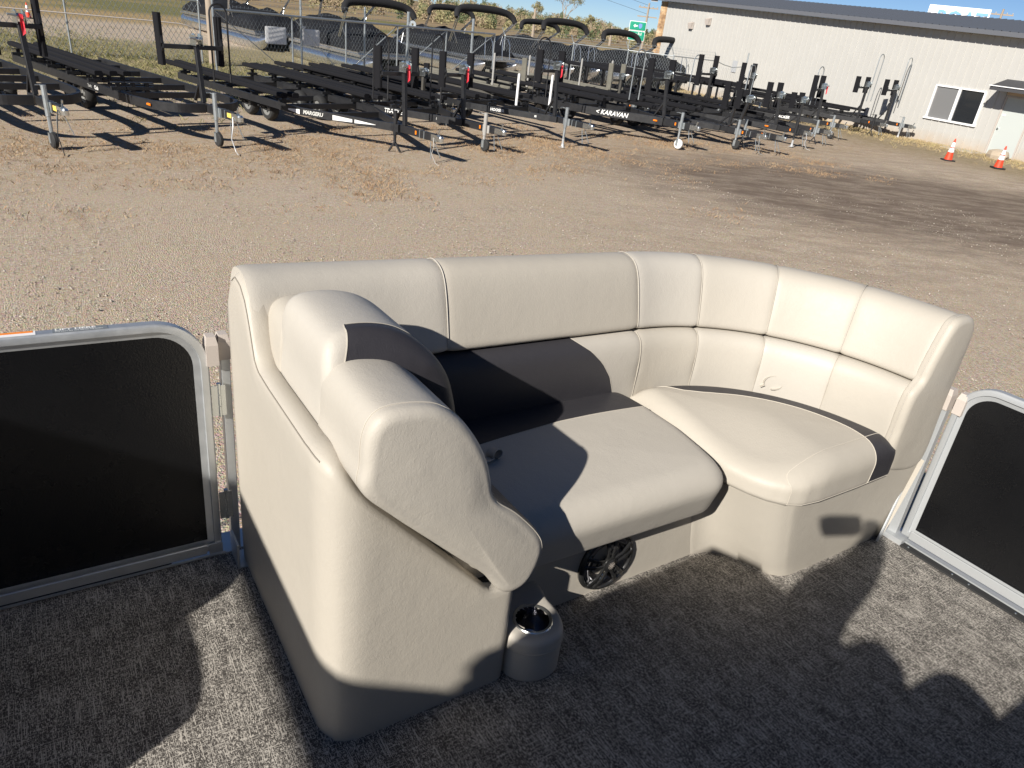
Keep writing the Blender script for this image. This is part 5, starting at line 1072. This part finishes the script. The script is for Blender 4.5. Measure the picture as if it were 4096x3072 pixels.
# ---------------------------------------------------------------- covered pontoon boats behind the fence
def boat(x, y, hd, label, z=0.0, bim=2.75, L=7.4, bw=1.6, peak=1.75, bimx=-2.6, rails=False, src=None):
    T = root('covered_pontoon_boat', label, 'boat', Matrix.Translation((x, y, z)) @ Matrix.Rotation(radians(hd), 4, 'Z'), 'covered pontoon boats behind the fence')
    for sg in (-1, 1):
        c_ = (0, sg*0.85, 0.42); n_ = 20; prof = [(0.02, 0.0), (0.12, -0.12), (0.23, -0.35), (0.33, -0.65), (0.37, -1.0), (0.37, -L+0.1), (0.35, -L)]
        mb = MB(); v = []
        for (r, xx) in prof:
            up = (0.37-r)*0.75
            v += [(xx, sg*0.92+r*cos(2*pi*j/n_), 0.42+up+r*sin(2*pi*j/n_)) for j in range(n_)]
        mb.add(v, [(i*n_+j, i*n_+(j+1) % n_, (i+1)*n_+(j+1) % n_, (i+1)*n_+j) for i in range(len(prof)-1) for j in range(n_)]+[tuple(range(n_)), tuple(range((len(prof)-1)*n_, len(prof)*n_))]); mb.obj('pontoon_tube', M['boatalu'], T, smooth=True)
    MB().box(-L, -0.55, -1.28, 1.28, 0.76, 0.86).obj('deck_edge', M['boatalu'], T)
    MB().box(-L+0.5, -0.8, -1.22, 1.22, 0.861, 0.98).obj('side_panel', M['boatalu'], T)
    # draped cover with peaks
    nx_, ny_ = 36, 20; rr = random.Random(int(x*10+y)); ph = [rr.uniform(0, 6) for _ in range(4)]; mb = MB(); v = []
    for i in range(nx_+1):
        for j in range(ny_+1):
            u_ = i/nx_; w_ = j/ny_*2-1; X_ = -0.62-(L-1.0)*u_; env = min(1, u_*5, (1-u_)*5)**0.6
            tw = abs(((u_*2.2+ph[0])%1.0)*2-1); pk = 1.38+(peak-1.38)*(0.25+0.75*tw)*max(0, 1-abs(w_))
            if abs(w_) < 0.8: Z = pk*env+0.99*(1-env)+0.02*sin(X_*9+ph[1])+0.02*sin(w_*12+X_*3); Y_ = w_/0.8*1.24
            else: t_ = (abs(w_)-0.8)/0.2; Z = (1.36*env+0.99*(1-env))*(1-t_)+0.93*t_; Y_ = math.copysign(1.24+0.035*sin(X_*14+ph[2])*t_+0.02, w_)
            v.append((X_, Y_, Z+0.006*rr.random()))
    mb.add(v, [(i*(ny_+1)+j, i*(ny_+1)+j+1, (i+1)*(ny_+1)+j+1, (i+1)*(ny_+1)+j) for i in range(nx_) for j in range(ny_)]); mb.obj('cover', M['tarp'], T, smooth=60, fix=False)
    if bim:
        zb = bim; bx = bimx; pts = [Vector((bx+0.25, -bw*0.98, zb-0.42)), Vector((bx+0.12, -bw*0.93, zb-0.2)), Vector((bx, -bw*0.75, zb-0.04)), Vector((bx-0.03, -bw*0.3, zb+0.03)), Vector((bx-0.03, bw*0.3, zb+0.03)), Vector((bx, bw*0.75, zb-0.04)), Vector((bx+0.12, bw*0.93, zb-0.2)), Vector((bx+0.25, bw*0.98, zb-0.42))]
        P_ = cat_rom(pts, 4, False); MB().tube(P_, [0.10+0.065*sin(pi*i/(len(P_)-1))**0.5 for i in range(len(P_))], 10).obj('canvas_roll', M['bimini'], T, smooth=True)
        for sg in (-1, 1):
            for q in (0, 0.14): MB().tube([(bx+0.22+q, sg*bw*0.97, zb-0.38), (bx-0.95+q, sg*1.24, 1.35)], 0.028, 6).obj('frame_leg', M['boatalu'], T)
            MB().tube([(bx-0.32, sg*(bw*0.5+0.6), zb-0.95), (bx-0.25, sg*1.26, 1.32)], 0.015, 6).obj('frame_strut', M['boatalu'], T)
    if rails:
        for yy in (-0.55, 0.45):
            MB().tube([(-0.28, yy-0.2, 0.86), (-0.34, yy-0.2, 1.5), (-0.42, yy-0.12, 1.72), (-0.42, yy+0.16, 1.72), (-0.34, yy+0.24, 1.5), (-0.28, yy+0.24, 0.86)], 0.02, 7).obj('boarding_rail', M['boatalu'], T, smooth=True)
        MB().box(-0.55, -0.02, -0.25, 0.55, 0.78, 0.84).obj('boarding_platform', M['boatalu'], T)
    return T
BH = -48.5
boat(-6.15, 30.7, BH, 'covered boat with long silver pontoon behind the gate, bow toward the gate braces', bim=2.70, bimx=-1.5, z=-0.12)
boat(-12.6, 36.8, BH, 'covered boat at far left behind the gate, its bow just left of the white plates', bim=2.9, bimx=-3.2, z=-0.12, peak=1.95)
boat(-2.3, 36.0, BH, 'covered boat right of the thick gate post with its sun top folded high', bim=2.82, bw=1.72, bimx=-1.6, rails=True)
boat(1.9, 40.3, BH, 'covered boat in the middle behind the slanted fence arms', bim=2.68, bimx=-2.2, rails=True, bw=1.6)
boat(5.0, 41.6, BH, 'covered boat directly below the green road sign', bim=2.50, bimx=-2.2, rails=True, bw=1.45)
boat(7.9, 43.4, BH, 'covered boat nearest the white building with its sun top against the wall', bim=2.42, bimx=-2.2, rails=True, bw=1.35)
boat(-16.5, 42.0, BH, 'covered boat in the second row at far left', bim=2.7, bimx=-3.2, peak=1.9)
boat(-9.6, 41.2, BH, 'covered boat in the second row behind the thick gate post', bim=2.75, bimx=-2.8)
boat(-4.4, 44.8, BH, 'covered boat in the second row near the middle', bim=2.7, bimx=-2.8)
boat(0.8, 48.4, BH, 'covered boat in the second row toward the green sign', bim=2.5, bimx=-2.8)
# ---------------------------------------------------------------- green road sign, poles
def polar(azd, d): return Vector((sin(radians(azd))*d, cos(radians(azd))*d, 0))
gs = root('road_sign', 'green road sign with white arrows on two panels beyond the boats', 'sign', Matrix.Translation(polar(5.83, 62)))
az = radians(5.83); rx = Vector((cos(az), -sin(az), 0)); dn = Vector((-sin(az), -cos(az), 0)); grn = mat('sign_green', (0.0, 0.27, 0.16), 0.5)
def sign_panel(z0, z1, nm='sign_panel'):
    for (e, o_, mt_, n2) in ((0.0, 0.0, M['white'], 'sign_border'), (0.03, 0.006, grn, nm)):
        pl = resample(round_poly([(-0.64+e, z0+e), (0.64-e, z0+e), (0.64-e, z1-e), (-0.64+e, z1-e)], 0.06, 4), 0.06)
        bobj(n2, tobm(pillow(pl, o_, o_+0.01, 0.002, 0.002, lambda x, y, w: tuple(rx*x+dn*w+Vector((0, 0, y))), 0, 0, 1, 2, 2)), mt_, gs)
sign_panel(2.72, 3.36); sign_panel(2.02, 2.70)
def arrow(cx_, cz_, s_, sg):
    pts = [(-0.16, -0.05), (0.02, -0.05), (0.02, -0.13), (0.17, 0), (0.02, 0.13), (0.02, 0.05), (-0.16, 0.05)]
    return MB().add([rx*(cx_+a*sg*s_)+dn*0.02+Vector((0, 0, cz_+b_*s_)) for a, b_ in pts], [tuple(range(7))]).obj('sign_arrow', M['text'], gs, fix=False)
arrow(-0.17, 3.04, 1.0, -1); arrow(0.05, 2.20, 1.1, 1)
sh = [(-0.12, 0.15), (-0.14, 0.0), (-0.08, -0.13), (0, -0.18), (0.08, -0.13), (0.14, 0.0), (0.12, 0.15), (0, 0.19)]
MB().add([rx*(0.2+a)+dn*0.02+Vector((0, 0, 3.04+b_)) for a, b_ in sh], [tuple(range(8))]).obj('route_shield', mat('shield_blue', (0.15, 0.25, 0.55), 0.5), gs, fix=False)
t = link('lettering', text_data('ms Rd', 0.27, M['text'], 0.002), gs); place(t, rx*-0.30+dn*0.02+Vector((0, 0, 2.50)), rx, (0, 0, 1))
for q in (-0.45, 0.45): MB().bar(rx*q-dn*0.02, rx*q-dn*0.02+Vector((0, 0, 3.2)), 0.06, 0.06).obj('sign_post', M['galv'], gs)
def upole(azd, d, h, label, arms=True, r=0.12):
    p = root('utility_pole', label, 'utility pole', Matrix.Translation(polar(azd, d))); MB().tube([(0, 0, 0), (0, 0, h)], [r*1.2, r*0.8], 10).obj('pole_shaft', wm2, p)
    if arms:
        a = radians(azd); rx_ = Vector((cos(a), -sin(a), 0))
        for q in (0.5, 1.4): MB().bar(-rx_*1.1+Vector((0, 0.12, h-q)), rx_*1.1+Vector((0, 0.12, h-q)), 0.1, 0.12).obj('cross_arm', wm2, p)
        for q in (-1.0, -0.5, 0.5, 1.0): MB().lathe([(0.05, 0), (0.07, 0.08), (0.03, 0.16)], tuple(rx_*q+Vector((0, 0.12, h-0.44))), n=8).obj('insulator', M['pvc'], p)
    return p
upole(6.37, 92, 5.6, 'utility pole with two cross arms between the green sign and the stone corner')
upole(28.13, 95, 8.6, 'utility pole rising above the roof right of the BOAT sign')
upole(-1.55, 120, 4.0, 'plain distant pole standing left among the brush', False, 0.2)
upole(4.05, 130, 2.9, 'short pale post in front of the tree line left of the green sign', False, 0.2)
pw_ = root('power_line', 'thin power line crossing the sky toward the cross-armed pole', 'wire')
for q in (0, 1.1): MB().tube([polar(-6, 96)+Vector((0, 0, 9.8-q)), polar(0, 93)+Vector((0, 0, 7.4-q*.8)), polar(6.37, 92)+Vector((0, 0, 5.35-q*0.8))], 0.02, 4).obj('wire_strand', M['black'], pw_)
# ---------------------------------------------------------------- rising ground and trees
def hill_z(x, y):
    d = sqrt(x*x+y*y); a = math.degrees(math.atan2(x, y)); t_ = max(0, min(1, (d-120)/160)); return t_*t_*(3-2*t_)*(2.2+1.6*max(0, min(1, (-a+4)/14))+0.5*sin(a*0.9)+0.3*sin(a*2.3+1))
hm = MB(); na, nd = 90, 14; v = []
for i in range(na+1):
    for j in range(nd+1): p = polar(-55+110*i/na, 110+200*j/nd); v.append((p.x, p.y, hill_z(p.x, p.y)-0.05*(j == 0)))
hm.add(v, [(i*(nd+1)+j, (i+1)*(nd+1)+j, (i+1)*(nd+1)+j+1, i*(nd+1)+j+1) for i in range(na) for j in range(nd)])
m = mat('brushy_hillside', (0.2, 0.15, 0.08), 0.95); k = N(m); c = k.c.outputs['Object']
k.col(k.ramp(k.noise(k.map((1, 0.5, 1)), 0.09, 5, 0.7), [(0.3, (0.12, 0.095, 0.05)), (0.5, (0.27, 0.19, 0.10)), (0.7, (0.16, 0.15, 0.06))]))
struct(hm.obj('hillside', m, smooth=True, fix=False))
def crown(vv, ff, c_, rx_, rz_, n_, rr, ls):
    for _ in range(n_):
        a = rr.uniform(0, 6.28); b_ = rr.uniform(-0.9, 1); q = rr.random()**0.4; s_ = sqrt(max(0, 1-b_*b_)); px, py, pz = c_[0]+rx_*q*s_*cos(a), c_[1]+rx_*q*s_*sin(a), c_[2]+rz_*q*b_
        l_ = ls*rr.uniform(0.6, 1.4); n0 = len(vv); a2, a3 = rr.uniform(0, 6.28), rr.uniform(-0.8, 0.8)
        ux, uy, uz = cos(a2), sin(a2), 0.3*a3; wx_, wy_, wz_ = -sin(a2)*a3, cos(a2)*a3, 1.0
        vv += [(px-ux*l_, py-uy*l_, pz-uz*l_), (px+ux*l_, py+uy*l_, pz+uz*l_-l_*.3), (px+wx_*l_, py+wy_*l_, pz+wz_*l_)]; ff.append((n0, n0+1, n0+2))
fol = [leafmat('brown_brush', (0.20, 0.15, 0.095), (0.29, 0.22, 0.14), (0.37, 0.30, 0.19), 0.9), leafmat('olive_brush', (0.17, 0.16, 0.075), (0.26, 0.235, 0.115), (0.34, 0.29, 0.16), 0.9), leafmat('dark_evergreen', (0.06, 0.085, 0.04), (0.10, 0.125, 0.055), (0.15, 0.16, 0.08), 0.9)]
for mi, (nm, lb) in enumerate((('brush_brown', 'brown leafless brush and trees on the far rise'), ('brush_olive', 'olive and yellowing trees along the far rise'), ('evergreens_far', 'dark green evergreens along the skyline'))):
    rr = random.Random(20+mi); vv, ff = [], []
    for _ in range((520, 460, 130)[mi]):
        a = rr.uniform(-48, 14) if mi < 2 else rr.uniform(-14, 9); d = rr.uniform(135, 285); p = polar(a, d); h_ = rr.uniform(0.9, 2.6)*(0.75 if a > 4 else 1)*(1.15 if mi == 2 else 1); w_ = h_*rr.uniform(0.5, 0.9)*(0.5 if mi == 2 else 1)
        crown(vv, ff, (p.x, p.y, hill_z(p.x, p.y)+h_*0.42), w_, h_*0.6, 120, rr, 0.17)
    g = MB(); g.v, g.f = vv, ff; stuffpart(tag(g.obj({'brush_brown': 'brown_brush', 'brush_olive': 'olive_trees', 'evergreens_far': 'far_evergreens'}[nm], fol[mi], fix=False), lb, 'trees'))
def tree(azd, d, h, label, seed, sparse=True):
    T = root('tree', label, 'tree', Matrix.Translation(polar(azd, d)+Vector((0, 0, hill_z(*polar(azd, d).xy))))); rr = random.Random(seed); mb = MB(); vv, ff = [], []
    def br(p, d_, r, l_, dep):
        q = p+d_*l_; mb.tube([p, p.lerp(q, .5)+Vector((rr.gauss(0, .03), rr.gauss(0, .03), 0))*l_, q], [r, r*.8, r*.6], 5)
        if dep == 0: crown(vv, ff, q, l_*0.9, l_*0.9, 14, rr, 0.10); return
        for _ in range(3): br(q, (d_+Vector((rr.gauss(0, .5), rr.gauss(0, .5), rr.uniform(0, .4)))).normalized(), r*0.55, l_*rr.uniform(.6, .8), dep-1)
    br(Vector((0, 0, 0)), Vector((0, 0, 1)), 0.18, h*0.33, 4)
    mb.obj('trunk', wm2, T); g = MB(); g.v, g.f = vv, ff; g.obj('crown', fol[1], T, fix=False)
tree(0.55, 150, 7.6, 'thin nearly bare tree rising above the skyline left of the green sign', 4)
tree(-1.8, 160, 5.6, 'smaller thin tree left of the tall bare one', 9)
tree(2.6, 165, 4.0, 'small leafless tree low on the skyline', 12)
